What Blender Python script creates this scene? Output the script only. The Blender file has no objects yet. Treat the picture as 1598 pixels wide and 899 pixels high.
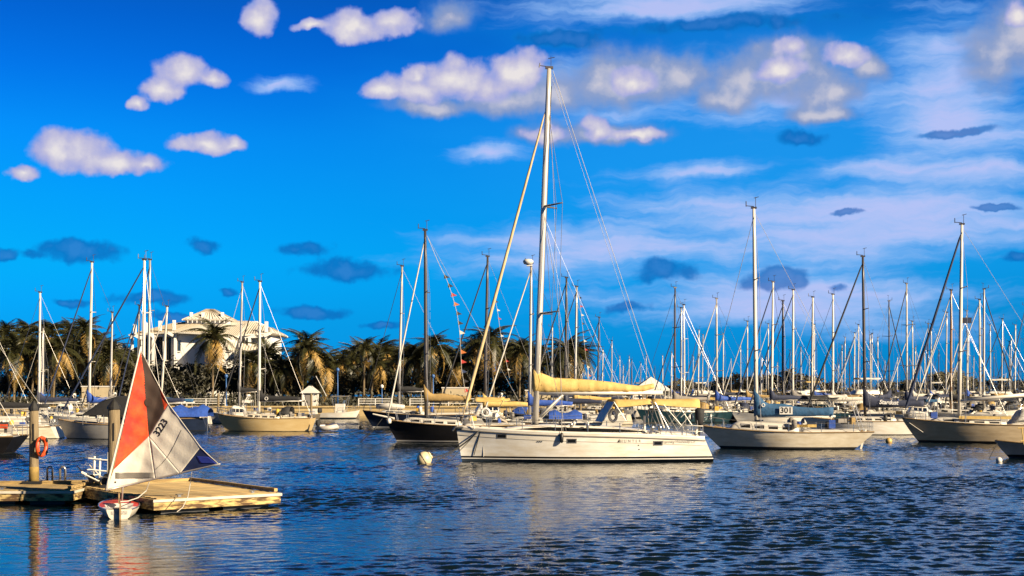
import bpy, math, random
from mathutils import Vector, Matrix, Quaternion
random.seed(7)
sc = bpy.context.scene
# ------------------------------------------------------------------ camera
F = 2100.0                      # focal length in pixels of the 1598 x 899 photograph
HZ = 605.0                      # horizon row
CH = 4.0                        # eye height above the water
cam_d = bpy.data.cameras.new('camera')
cam = bpy.data.objects.new('camera', cam_d)
sc.collection.objects.link(cam)
cam.location = (0, 0, CH)
cam.rotation_euler = (math.pi / 2, 0, 0)
cam_d.sensor_width = 36.0
cam_d.lens = F / 1598 * 36.0
cam_d.shift_y = (HZ - 449.5) / 1598
cam_d.clip_end = 20000
cam_d.clip_start = 0.5
sc.camera = cam
sc.view_settings.view_transform = 'Standard'
sc.view_settings.look = 'None'
EXPO = 1.6
sc.view_settings.exposure = EXPO
sc.view_settings.gamma = 1.0
# ------------------------------------------------------------------ sun
SUN_AZ, SUN_EL = math.radians(126), math.radians(25)     # clockwise from +Y
to_sun = Vector((math.sin(SUN_AZ) * math.cos(SUN_EL), math.cos(SUN_AZ) * math.cos(SUN_EL), math.sin(SUN_EL)))
sd = bpy.data.lights.new('sun', 'SUN')
sd.energy = 5.0
sd.angle = math.radians(0.5)
sd.color = (1.0, 0.82, 0.57)
sun = bpy.data.objects.new('sun', sd)
sun.rotation_euler = (-to_sun).to_track_quat('-Z', 'Y').to_euler()
sun.location = to_sun * 300
sc.collection.objects.link(sun)
# ------------------------------------------------------------------ sky
world = bpy.data.worlds.new('World')
sc.world = world
world.use_nodes = True
nt = world.node_tree
nt.nodes.clear()
N = nt.nodes.new
Lk = nt.links.new
def wmath(op, a, b=None, c=None):
    n = N('ShaderNodeMath'); n.operation = op
    for i, v in enumerate((a, b, c)):
        if v is None: continue
        if isinstance(v, (int, float)): n.inputs[i].default_value = v
        else: Lk(v, n.inputs[i])
    return n.outputs[0]
def wvec(op, a, b=None, c=None):
    n = N('ShaderNodeVectorMath'); n.operation = op
    for i, v in enumerate((a, b, c)):
        if v is None: continue
        if isinstance(v, tuple): n.inputs[i].default_value = v
        else: Lk(v, n.inputs[i])
    return n.outputs['Value'] if op in ('LENGTH', 'DOT_PRODUCT') else n.outputs[0]
def wnoise(vec, scale, detail=4.0, rough=0.55, col=False):
    n = N('ShaderNodeTexNoise'); n.inputs['Scale'].default_value = scale
    n.inputs['Detail'].default_value = detail; n.inputs['Roughness'].default_value = rough
    Lk(vec, n.inputs['Vector'])
    return n.outputs['Color' if col else 'Fac']
def wramp(fac, stops, interp='LINEAR'):
    n = N('ShaderNodeValToRGB'); cr = n.color_ramp; cr.interpolation = interp
    while len(cr.elements) < len(stops): cr.elements.new(0.5)
    for e, (p, c) in zip(cr.elements, stops):
        e.position = p; e.color = (c[0], c[1], c[2], 1)
    Lk(fac, n.inputs[0])
    return n.outputs[0]
def wmix(fac, a, b, mode='MIX'):
    n = N('ShaderNodeMix'); n.data_type = 'RGBA'; n.blend_type = mode
    if isinstance(fac, (int, float)): n.inputs[0].default_value = fac
    else: Lk(fac, n.inputs[0])
    for i, v in ((6, a), (7, b)):
        if isinstance(v, tuple): n.inputs[i].default_value = (*v, 1)
        else: Lk(v, n.inputs[i])
    return n.outputs[2]
def wsmooth(x, lo, hi):
    n = N('ShaderNodeMapRange'); n.interpolation_type = 'SMOOTHSTEP'
    n.inputs[1].default_value = lo; n.inputs[2].default_value = hi
    Lk(x, n.inputs[0])
    return n.outputs[0]
SKY_STRENGTH = 0.1
KS = 1.0 / (SKY_STRENGTH * 2 ** EXPO)
sky = N('ShaderNodeTexSky'); sky.sky_type = 'NISHITA'; sky.sun_disc = False
sky.sun_elevation = SUN_EL; sky.sun_rotation = SUN_AZ
sky.air_density = 1.0; sky.dust_density = 0.2; sky.ozone_density = 3.0
tc = N('ShaderNodeTexCoord')
dirn = wvec('NORMALIZE', tc.outputs['Generated'])
sep = N('ShaderNodeSeparateXYZ'); Lk(dirn, sep.inputs[0])
az = wmath('ARCTAN2', sep.outputs[0], sep.outputs[1])
el = wmath('ARCSINE', sep.outputs[2])
cmb = N('ShaderNodeCombineXYZ'); Lk(az, cmb.inputs[0]); Lk(el, cmb.inputs[1])
P = cmb.outputs[0]
def sc3(c, k): return tuple(x * k for x in c)
# deep polarised blue: the clear sky is the Nishita sky weighted by elevation
SKYTINT = [(0.0, (0.0034, 0.3367, 1.2057)), (0.0072, (0.0034, 0.3367, 1.2057)), (0.0302, (0.0033, 0.3886, 1.0595)), (0.0588, (0.0023, 0.5249, 1.1067)), (0.0872, (0.003, 0.5363, 1.1391)), (0.1152, (0.0048, 0.5072, 1.1769)), (0.1428, (0.0035, 0.3803, 1.1066)), (0.1672, (0.004, 0.3078, 0.9787)), (0.25, (0.04, 0.18, 0.36)), (0.42, (0.045, 0.11, 0.15)), (1.0, (0.06, 0.08, 0.09))]
SKYTINT = [(p_, tuple(x * 2 ** (0.25 - EXPO) for x in c_)) for p_, c_ in SKYTINT]
tint = wramp(wmath('DIVIDE', el, 1.5708), SKYTINT)
clear = wmix(1.0, sky.outputs[0], tint, 'MULTIPLY')
clear = wmix(1.0, clear, (0.010 * KS, 0.42 * KS, 0.97 * KS), 'DARKEN')      # the same blue all the way round
# --- clouds, laid out by direction (azimuth, elevation in radians)
def pxdir(px, py):
    a = math.atan((px - 799) / F)
    return a, math.atan((HZ - py) / F * math.cos(a))
w1 = wvec('SUBTRACT', wnoise(P, 26, 3, 0.5, True), (0.5, 0.5, 0.5))
w2 = wvec('SUBTRACT', wnoise(P, 95, 3, 0.55, True), (0.5, 0.5, 0.5))
Pw = wvec('ADD', wvec('ADD', P, wvec('MULTIPLY', w1, (0.024, 0.016, 0))), wvec('MULTIPLY', w2, (0.007, 0.006, 0)))
def field(blobs, k=0.25, flat=0.0, grow=1.0):
    out = None
    for (cx, cy, rx, ry) in blobs:
        rx *= grow; ry *= grow
        a, e = pxdir(cx, cy)
        ix, iy = F / rx, F / ry
        q = wvec('MULTIPLY_ADD', Pw, (ix, iy, 0), (-a * ix, (-e + 0.3 * flat * ry / F) * iy, 0))
        if flat: q = wvec('MAXIMUM', q, wvec('MULTIPLY', q, (-1.0, -1.0 - flat, 0)))     # flatter bases
        d = wvec('LENGTH', q)
        if out is None: out = d
        else: out = wmath('SMOOTH_MIN', out, d, k)
    return wmath('SUBTRACT', 1.0, out)
fine = wmath('SUBTRACT', wnoise(P, 34, 5, 0.52), 0.5)
lit = wmath('SUBTRACT', wmath('ADD', fine, 0.5), wnoise(wvec('ADD', P, (0.0075, 0.0060, 0)), 34, 4, 0.52))   # sunward relief
Pst = wvec('MULTIPLY', Pw, (7.0, 42.0, 1.0))
strk = wmath('SUBTRACT', wnoise(Pst, 1.0, 5, 0.6), 0.5)
Pst2 = wvec('MULTIPLY', P, (2.2, 9.0, 1.0))
big = wmath('SUBTRACT', wnoise(Pst2, 1.0, 4, 0.55), 0.5)
# thin high streaks, spread round the whole sky, thickest where listed
cir = field([(1330, 345, 430, 95), (1010, 10, 330, 34), (1480, 190, 190, 90), (930, 385, 330, 60), (765, 238, 75, 18),
             (1420, 265, 250, 30), (1120, 268, 150, 22), (1250, 470, 420, 70), (430, 130, 60, 14), (960, 135, 210, 60), (1230, 150, 190, 70), (1480, 110, 150, 100), (1520, 270, 150, 40),
             (1900, 260, 300, 160), (-500, 200, 300, 60), (2600, -200, 500, 200), (-1500, 100, 500, 120)], 0.35)
cfac = wmath('ADD', wmath('ADD', wmath('MULTIPLY', strk, 2.3), wmath('MULTIPLY', big, 0.9)), cir)
cal = wmath('MULTIPLY', wsmooth(cfac, -0.1, 0.85), 0.9)
ccol = wramp(cfac, [(0.0, sc3((0.16, 0.42, 0.93), 1)), (0.5, sc3((0.30, 0.52, 0.93), 1)), (1.0, sc3((0.50, 0.57, 0.93), 1))])
KN = KS
def scaled(c): return wvec('MULTIPLY', c, (KN, KN, KN))
vl = field([(1250, 230, 900, 420), (2300, 200, 700, 400), (500, 700, 1200, 160)], 0.4)
clear = wmix(wmath('MULTIPLY', wsmooth(wmath('ADD', vl, wmath('MULTIPLY', big, 1.2)), 0.0, 0.9), 0.55), clear, scaled(wramp(vl, [(0.0, (0.004, 0.34, 0.93)), (1.0, (0.02, 0.36, 0.93))])))
skyc = wmix(cal, clear, scaled(ccol))
# low dark scraps
dk = field([(115, 392, 78, 20), (60, 400, 24, 10), (318, 382, 30, 17), (465, 388, 48, 16), (540, 420, 95, 20), (495, 487, 80, 12),
            (1035, 427, 58, 22), (980, 481, 34, 11), (1210, 430, 74, 20), (1305, 446, 22, 10), (1585, 399, 26, 11),
            (1245, 218, 48, 15), (230, 470, 75, 14), (110, 472, 32, 8), (10, 400, 24, 13), (365, 455, 22, 6),
            (1320, 333, 30, 6), (1560, 322, 30, 5), (590, 510, 42, 7), (260, 500, 60, 9), (1130, 40, 230, 14), (870, 62, 90, 16),
            (1480, 205, 70, 8)])
dfac = wmath('ADD', dk, wmath('MULTIPLY', fine, 1.9))
dal = wmath('MULTIPLY', wsmooth(dfac, 0.0, 0.5), 0.78)
dcol = wramp(wmath('ADD', dfac, wmath('MULTIPLY', lit, 1.5)), [(0.0, (0.004, 0.21, 0.64)), (0.5, (0.004, 0.14, 0.50)), (1.0, (0.03, 0.18, 0.56))])
skyc = wmix(dal, skyc, scaled(dcol))
# grey-lavender cumulus
gr = field([(700, 25, 46, 30), (980, 118, 105, 55), (925, 130, 65, 40), (1065, 118, 45, 40), (1220, 112, 105, 58), (1245, 78, 45, 36),
            (1165, 120, 60, 38), (1300, 140, 55, 35), (1560, 75, 62, 66), (1598, 40, 60, 60), (940, 208, 115, 20), (860, 205, 55, 18),
            (790, 150, 100, 34), (1350, 105, 30, 30), (1290, 175, 60, 18), (870, 150, 70, 36), (1130, 150, 60, 30), (680, 165, 80, 18)], 0.45, 0.35, 1.22)
gfac = wmath('ADD', gr, wmath('MULTIPLY', fine, 0.9))
gal = wmath('MULTIPLY', wsmooth(gfac, -0.10, 0.55), 0.92)
gcol = wramp(wmath('ADD', gfac, wmath('MULTIPLY', lit, 0.8)), [(0.0, (0.07, 0.26, 0.70)), (0.28, (0.17, 0.30, 0.62)), (0.6, (0.27, 0.35, 0.58)), (0.95, (0.58, 0.57, 0.66))])
skyc = wmix(gal, skyc, scaled(gcol))
# bright cumulus
wh = field([(110, 232, 60, 42), (180, 252, 72, 22), (35, 271, 30, 15), (225, 254, 34, 10), (285, 112, 50, 30), (248, 140, 36, 22),
            (217, 164, 18, 12), (330, 124, 30, 16), (328, 225, 52, 19), (362, 226, 26, 14), (405, 28, 30, 32), (555, 42, 60, 32), (612, 36, 42, 26),
            (488, 40, 36, 10), (715, 128, 95, 38), (800, 112, 62, 42), (597, 139, 44, 20), (655, 140, 50, 26), (648, 115, 18, 24), (985, 122, 38, 26),
            (1235, 70, 26, 24), (1220, 110, 42, 24), (1320, 84, 38, 24), (928, 200, 24, 24), (1000, 208, 48, 12), (855, 206, 40, 14),
            (1590, 20, 24, 22),
            (-260, 300, 90, 40), (-420, 120, 120, 50), (1950, 120, 160, 60), (2250, 330, 120, 40), (-900, -200, 200, 90), (2900, 100, 220, 80)], 0.40, 0.35, 1.10)
wfac = wmath('ADD', wh, wmath('MULTIPLY', fine, 1.15))
wal = wmath('MULTIPLY', wsmooth(wfac, 0.0, 0.34), 0.97)
wcol = wramp(wmath('ADD', wmath('MULTIPLY', wfac, 0.95), wmath('MULTIPLY', lit, 0.9)), [(0.0, (0.22, 0.34, 0.74)), (0.25, (0.38, 0.41, 0.74)), (0.55, (0.56, 0.54, 0.72)), (0.95, (0.84, 0.79, 0.78))])
skyc = wmix(wal, skyc, scaled(wcol))
bg = N('ShaderNodeBackground'); bg.inputs['Strength'].default_value = SKY_STRENGTH
Lk(skyc, bg.inputs['Color'])
wo = N('ShaderNodeOutputWorld'); Lk(bg.outputs[0], wo.inputs['Surface'])
world.cycles.sampling_method = 'MANUAL'
world.cycles.sample_map_resolution = 512
# ------------------------------------------------------------------ materials
MATS = {}
ALB = 0.60          # shade deepened through the colours: albedos cut, exposure raised to match
def mat(name, col, rough=0.55, metal=0.0, var=0.12, vscale=3.0, bump=0.0, bscale=20.0, col2=None, stretch=None, spec=None, hard=None, trans=None):
    if name in MATS: return MATS[name]
    m = bpy.data.materials.new(name); m.use_nodes = True
    t = m.node_tree; b = t.nodes['Principled BSDF']
    b.inputs['Roughness'].default_value = rough
    b.inputs['Metallic'].default_value = metal
    if spec is not None: b.inputs['Specular IOR Level'].default_value = spec
    if trans is not None: b.inputs['Transmission Weight'].default_value = trans
    co = t.nodes.new('ShaderNodeTexCoord'); src = co.outputs['Object']
    if stretch:
        mp = t.nodes.new('ShaderNodeMapping'); mp.inputs['Scale'].default_value = stretch
        t.links.new(src, mp.inputs[0]); src = mp.outputs[0]
    nz = t.nodes.new('ShaderNodeTexNoise'); nz.inputs['Scale'].default_value = vscale
    nz.inputs['Detail'].default_value = 5; nz.inputs['Roughness'].default_value = 0.62
    t.links.new(src, nz.inputs['Vector'])
    rp = t.nodes.new('ShaderNodeValToRGB')
    c2 = col2 if col2 else tuple(min(1, c * (1 + var)) for c in col)
    c1 = tuple(c * (1 - var) for c in col) if not col2 else col
    c1 = tuple(x * ALB for x in c1); c2 = tuple(x * ALB for x in c2)
    rp.color_ramp.elements[0].position = 0.3 if not hard else 0.5 - hard; rp.color_ramp.elements[1].position = 0.7 if not hard else 0.5 + hard
    rp.color_ramp.elements[0].color = (*c1, 1); rp.color_ramp.elements[1].color = (*c2, 1)
    t.links.new(nz.outputs['Fac'], rp.inputs[0]); t.links.new(rp.outputs[0], b.inputs['Base Color'])
    if bump:
        n2 = t.nodes.new('ShaderNodeTexNoise'); n2.inputs['Scale'].default_value = bscale; n2.inputs['Detail'].default_value = 4
        t.links.new(src, n2.inputs['Vector'])
        bp = t.nodes.new('ShaderNodeBump'); bp.inputs['Distance'].default_value = bump; bp.inputs['Strength'].default_value = 1.0
        t.links.new(n2.outputs['Fac'], bp.inputs['Height']); t.links.new(bp.outputs[0], b.inputs['Normal'])
    MATS[name] = m
    return m
GEL = mat('white gelcoat', (0.74, 0.66, 0.53), 0.25, var=0.08, vscale=1.4, col2=(0.92, 0.89, 0.82), stretch=(0.6, 1, 2.5))
GELD = mat('deck gelcoat', (0.68, 0.64, 0.56), 0.5, var=0.06, vscale=2.0)
CREAM = mat('cream hull paint', (0.60, 0.42, 0.18), 0.35, vscale=1.1, col2=(0.70, 0.53, 0.27), stretch=(0.6, 1, 2))
BEIGE = mat('aged ivory hull paint', (0.66, 0.56, 0.40), 0.35, vscale=1.5, col2=(0.88, 0.80, 0.64), stretch=(0.7, 1, 2.5))
GREY = mat('grey hull paint', (0.36, 0.34, 0.31), 0.4, var=0.15, vscale=1.2)
BLACKH = mat('black hull paint', (0.010, 0.009, 0.010), 0.35, var=0.3, vscale=2)
NAVYH = mat('navy hull paint', (0.012, 0.020, 0.045), 0.3, var=0.3, vscale=2)
TEALH = mat('dark teal hull paint', (0.012, 0.04, 0.055), 0.3, var=0.3, vscale=2)
DKBROWN = mat('dark brown hull paint', (0.05, 0.035, 0.022), 0.35, var=0.3, vscale=2)
BOTTOM = mat('dark blue bottom paint', (0.008, 0.020, 0.035), 0.6, var=0.35, vscale=4)
BOTBLK = mat('black bottom paint', (0.008, 0.008, 0.010), 0.65, var=0.35, vscale=4)
BOTRED = mat('oxide bottom paint', (0.06, 0.018, 0.012), 0.7, var=0.35, vscale=4)
STRIPE = mat('black boot stripe', (0.006, 0.006, 0.008), 0.3, var=0.2)
BLUESTR = mat('blue boot stripe', (0.02, 0.05, 0.16), 0.35, var=0.2)
TANC = mat('tan acrylic canvas', (0.54, 0.35, 0.095), 0.85, vscale=2.2, col2=(0.70, 0.50, 0.17), bump=0.02, bscale=5.0)
TAND = mat('dark tan canvas', (0.30, 0.19, 0.06), 0.85, vscale=2.2, col2=(0.42, 0.28, 0.10), bump=0.02, bscale=5.0)
BLKC = mat('black canvas', (0.010, 0.010, 0.012), 0.8, var=0.3, vscale=3, bump=0.02, bscale=6.0)
NAVC = mat('navy canvas', (0.010, 0.018, 0.055), 0.8, var=0.35, vscale=3, bump=0.02, bscale=6.0)
BLUC = mat('bright blue canvas', (0.012, 0.06, 0.32), 0.75, vscale=3, col2=(0.02, 0.10, 0.50), bump=0.03, bscale=5.0)
STEELB = mat('steel blue canvas', (0.012, 0.085, 0.20), 0.8, var=0.3, vscale=3, bump=0.03, bscale=5.0)
WHTC = mat('white sailcloth', (0.66, 0.62, 0.54), 0.8, var=0.12, vscale=3, bump=0.02, bscale=6.0)
GRYC = mat('grey canvas', (0.22, 0.20, 0.18), 0.85, var=0.2, vscale=3)
ALU = mat('anodised aluminium', (0.62, 0.58, 0.52), 0.42, metal=0.55, var=0.10, vscale=1.0, stretch=(1, 1, 0.3))
ALUW = mat('white painted spar', (0.74, 0.69, 0.60), 0.4, var=0.08, vscale=1.0)
ALUD = mat('dark spar', (0.055, 0.045, 0.04), 0.4, var=0.3, vscale=1.0)
WOODS = mat('varnished wood spar', (0.30, 0.16, 0.06), 0.4, var=0.25, vscale=1.5, stretch=(3, 3, 0.3))
WIRE = mat('stainless wire', (0.42, 0.40, 0.38), 0.4, metal=0.6, var=0.1)
WIREW = mat('white rope', (0.55, 0.51, 0.44), 0.7, var=0.1)
WIRED = mat('black stay cover', (0.012, 0.012, 0.016), 0.7, var=0.3)
WIREB = mat('dark blue furled sail cover', (0.010, 0.022, 0.07), 0.75, var=0.3)
SS = mat('polished stainless', (0.60, 0.57, 0.52), 0.25, metal=0.8, var=0.08)
GLASS = mat('dark window glass', (0.010, 0.011, 0.013), 0.08, var=0.2)
BGLASS = mat('blue tinted vinyl', (0.06, 0.12, 0.22), 0.12, var=0.2)
RUBBER = mat('black rubber', (0.012, 0.012, 0.012), 0.6, var=0.2)
TEAK = mat('weathered teak', (0.28, 0.18, 0.08), 0.75, var=0.25, vscale=2, stretch=(1, 6, 6))
ORANGE = mat('orange plastic', (0.65, 0.075, 0.012), 0.5, var=0.15)
YELLOW = mat('yellow foam', (0.70, 0.42, 0.04), 0.6, var=0.15)
RED = mat('red cloth', (0.50, 0.02, 0.012), 0.7, var=0.15)
GREYR = mat('light grey rubber', (0.58, 0.54, 0.48), 0.6, var=0.1)
BUOYM = mat('cream buoy plastic', (0.72, 0.56, 0.30), 0.45, vscale=4, col2=(0.80, 0.68, 0.45))
INK = mat('black lettering', (0.008, 0.008, 0.008), 0.5, var=0.1)
INKG = mat('grey lettering', (0.30, 0.28, 0.25), 0.5, var=0.1)
INKW = mat('white lettering', (0.78, 0.76, 0.72), 0.5, var=0.05)
WHITE = mat('white paint', (0.74, 0.71, 0.65), 0.5, var=0.08, vscale=1.5)
BLUEP = mat('blue paint', (0.03, 0.12, 0.35), 0.5, var=0.1)
# ------------------------------------------------------------------ mesh tools
COL = sc.collection
class MB:
    def __init__(s): s.v = []; s.f = []; s.m = []
    def add(s, vs, fs, mi=0):
        o = len(s.v); s.v += [tuple(p) for p in vs]
        for f in fs: s.f.append(tuple(i + o for i in f)); s.m.append(mi)
        return s
    def box(s, c, d, mi=0, rz=0.0, M=None):
        hx, hy, hz = d[0] / 2, d[1] / 2, d[2] / 2
        vs = [Vector((x, y, z)) for z in (-hz, hz) for y in (-hy, hy) for x in (-hx, hx)]
        if rz:
            q = Matrix.Rotation(rz, 3, 'Z'); vs = [q @ p for p in vs]
        if M is not None: vs = [M @ p for p in vs]
        vs = [p + Vector(c) for p in vs]
        return s.add(vs, [(0, 2, 3, 1), (4, 5, 7, 6), (0, 1, 5, 4), (2, 6, 7, 3), (0, 4, 6, 2), (1, 3, 7, 5)], mi)
    def loft(s, rings, closed=True, caps=True, mi=0):
        n = len(rings[0]); vs = [p for r in rings for p in r]; fs = []
        for i in range(len(rings) - 1):
            for j in range(n if closed else n - 1):
                k = (j + 1) % n
                fs.append((i * n + j, i * n + k, (i + 1) * n + k, (i + 1) * n + j))
        if caps and closed:
            fs.append(tuple(range(n - 1, -1, -1))); fs.append(tuple((len(rings) - 1) * n + j for j in range(n)))
        return s.add(vs, fs, mi)
    def tube(s, pts, r, sides=6, mi=0, flat=1.0, caps=True):
        pts = [Vector(p) for p in pts]; rings = []
        rs = r if isinstance(r, (list, tuple)) else [r] * len(pts)
        for i, p in enumerate(pts):
            d = (pts[min(i + 1, len(pts) - 1)] - pts[max(i - 1, 0)]).normalized()
            up = Vector((0, 0, 1)) if abs(d.z) < 0.9 else Vector((0, 1, 0))
            a = d.cross(up).normalized(); b = a.cross(d).normalized()
            rings.append([p + a * (math.cos(2 * math.pi * k / sides) * rs[i] * flat) + b * (math.sin(2 * math.pi * k / sides) * rs[i]) for k in range(sides)])
        return s.loft(rings, True, caps, mi)
    def lathe(s, prof, c=(0, 0, 0), sides=12, mi=0, M=None):
        rings = []
        for (r, z) in prof:
            ring = [Vector((math.cos(2 * math.pi * k / sides) * r, math.sin(2 * math.pi * k / sides) * r, z)) for k in range(sides)]
            if M is not None: ring = [M @ p for p in ring]
            rings.append([p + Vector(c) for p in ring])
        return s.loft(rings, True, True, mi)
    def sheet(s, grid, th=0.02, mi=0):
        # grid of points -> thin slab (thickness along local z downward)
        n = len(grid[0]); m = len(grid)
        top = [Vector(p) for r in grid for p in r]; bot = [p - Vector((0, 0, th)) for p in top]
        o = n * m; fs = []
        for i in range(m - 1):
            for j in range(n - 1):
                a, b, c, d = i * n + j, i * n + j + 1, (i + 1) * n + j + 1, (i + 1) * n + j
                fs.append((a, d, c, b)); fs.append((a + o, b + o, c + o, d + o))
        edge = [j for j in range(n)] + [i * n + n - 1 for i in range(1, m)] + [(m - 1) * n + j for j in range(n - 2, -1, -1)] + [i * n for i in range(m - 2, 0, -1)]
        for a, b in zip(edge, edge[1:] + edge[:1]): fs.append((a, b, b + o, a + o))
        return s.add(top + bot, fs, mi)
    def mesh(s, name, mats, smooth=False):
        me = bpy.data.meshes.new(name); me.from_pydata(s.v, [], s.f)
        for m in (mats if isinstance(mats, (list, tuple)) else [mats]): me.materials.append(m)
        me.polygons.foreach_set('material_index', s.m)
        if smooth: me.polygons.foreach_set('use_smooth', [True] * len(s.f))
        me.update()
        return me
    def build(s, name, mats, parent=None, smooth=False, loc=None):
        return link(name, s.mesh(name, mats, smooth), parent, loc)
def link(name, me, parent=None, loc=None, rot=None, scale=None):
    o = bpy.data.objects.new(name, me); COL.objects.link(o)
    if parent is not None: o.parent = parent
    if loc is not None: o.location = loc
    if rot is not None: o.rotation_euler = rot
    if scale is not None: o.scale = scale
    return o
def tag(o, label=None, cat=None, group=None, kind=None):
    if label: o['label'] = label
    if cat: o['category'] = cat
    if group: o['group'] = group
    if kind: o['kind'] = kind
    return o
def thing(name, label, cat, loc=(0, 0, 0), rz=0.0, group=None):
    o = bpy.data.objects.new(name, None); COL.objects.link(o)
    o.empty_display_size = 0.2
    o.location = loc; o.rotation_euler = (0, 0, rz)
    return tag(o, label, cat, group)
def wx(px, Y): return (px - 799) / F * Y
def wz(py, Y): return CH - (py - HZ) / F * Y
def wy(py, z=0.0): return (CH - z) * F / (py - HZ)
def lerp(a, b, t): return a + (b - a) * t
_txt = {}
def text_polys(s, size, shear=0.0, space=1.0, bold=0.0):
    cu = bpy.data.curves.new('lettering', 'FONT'); cu.body = s; cu.size = size; cu.shear = shear
    cu.space_character = space; cu.offset = bold
    cu.align_x = 'CENTER'; cu.align_y = 'CENTER'; cu.resolution_u = 3
    ob = bpy.data.objects.new('lettering', cu); COL.objects.link(ob)
    dg = bpy.context.evaluated_depsgraph_get()
    me = bpy.data.meshes.new_from_object(ob.evaluated_get(dg))
    vs = [(v.co.x, v.co.y) for v in me.vertices]; fs = [tuple(p.vertices) for p in me.polygons]
    bpy.data.objects.remove(ob); bpy.data.curves.remove(cu); bpy.data.meshes.remove(me)
    return vs, fs
def put_text(name, s, size, fn, m, parent, **k):
    vs, fs = text_polys(s, size, **k)
    b = MB(); b.add([fn(x, y) for x, y in vs], fs)
    return b.build(name, m, parent)
WAVE = (0.04, 0.035, 0.014); SLOPE = 0.165
# ------------------------------------------------------------------ water and land
wm = bpy.data.materials.new('harbour water'); wm.use_nodes = True
t = wm.node_tree; pb = t.nodes['Principled BSDF']
pb.inputs['Base Color'].default_value = (0.0025, 0.006, 0.008, 1)
pb.inputs['Roughness'].default_value = 0.06
pb.inputs['IOR'].default_value = 1.33
def tn(vec, sc_, det=3, rough=0.55, st=None):
    if st:
        mp = t.nodes.new('ShaderNodeMapping'); mp.inputs['Scale'].default_value = st
        mp.inputs['Rotation'].default_value = (0, 0, math.radians(12))
        t.links.new(vec, mp.inputs[0]); vec = mp.outputs[0]
    n = t.nodes.new('ShaderNodeTexNoise'); n.inputs['Scale'].default_value = sc_; n.inputs['Detail'].default_value = det
    n.inputs['Roughness'].default_value = rough; t.links.new(vec, n.inputs['Vector']); return n.outputs['Fac']
def tm(op, a, b=None):
    n = t.nodes.new('ShaderNodeMath'); n.operation = op
    for i, v in enumerate((a, b)):
        if v is None: continue
        if isinstance(v, (int, float)): n.inputs[i].default_value = v
        else: t.links.new(v, n.inputs[i])
    return n.outputs[0]
co = t.nodes.new('ShaderNodeTexCoord').outputs['Object']
h = tm('ADD', tm('MULTIPLY', tn(co, 0.55, 2, st=(0.6, 1.2, 1)), WAVE[0]), tm('MULTIPLY', tn(co, 1.9, 2, st=(0.75, 1.2, 1)), WAVE[1]))
h = tm('ADD', h, tm('MULTIPLY', tn(co, 6.0, 2), WAVE[2]))
# gusts: patches of rougher and smoother water; the lee of the floats is calm
gust = tn(co, 0.045, 3, 0.6, st=(0.5, 1.6, 1))
mr = t.nodes.new('ShaderNodeMapRange'); mr.inputs[1].default_value = 0.35; mr.inputs[2].default_value = 0.65
mr.inputs[3].default_value = 0.62; mr.inputs[4].default_value = 1.25; t.links.new(gust, mr.inputs[0])
sub = t.nodes.new('ShaderNodeVectorMath'); sub.operation = 'MULTIPLY_ADD'
sub.inputs[1].default_value = (1 / 9.0, 1 / 16.0, 0); sub.inputs[2].default_value = (15.0 / 9.0, -33.0 / 16.0, 0)
t.links.new(co, sub.inputs[0])
ln = t.nodes.new('ShaderNodeVectorMath'); ln.operation = 'LENGTH'; t.links.new(sub.outputs[0], ln.inputs[0])
m2 = t.nodes.new('ShaderNodeMapRange'); m2.interpolation_type = 'SMOOTHSTEP'
m2.inputs[1].default_value = 0.35; m2.inputs[2].default_value = 1.25; m2.inputs[3].default_value = 0.30; m2.inputs[4].default_value = 1.0
t.links.new(ln.outputs['Value'], m2.inputs[0])
bp = t.nodes.new('ShaderNodeBump'); bp.inputs['Strength'].default_value = 1.0; bp.inputs['Distance'].default_value = 1.0
t.links.new(tm('MULTIPLY', h, tm('MULTIPLY', mr.outputs[0], m2.outputs[0])), bp.inputs['Height'])
t.links.new(bp.outputs[0], pb.inputs['Normal'])
import numpy as np
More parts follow.
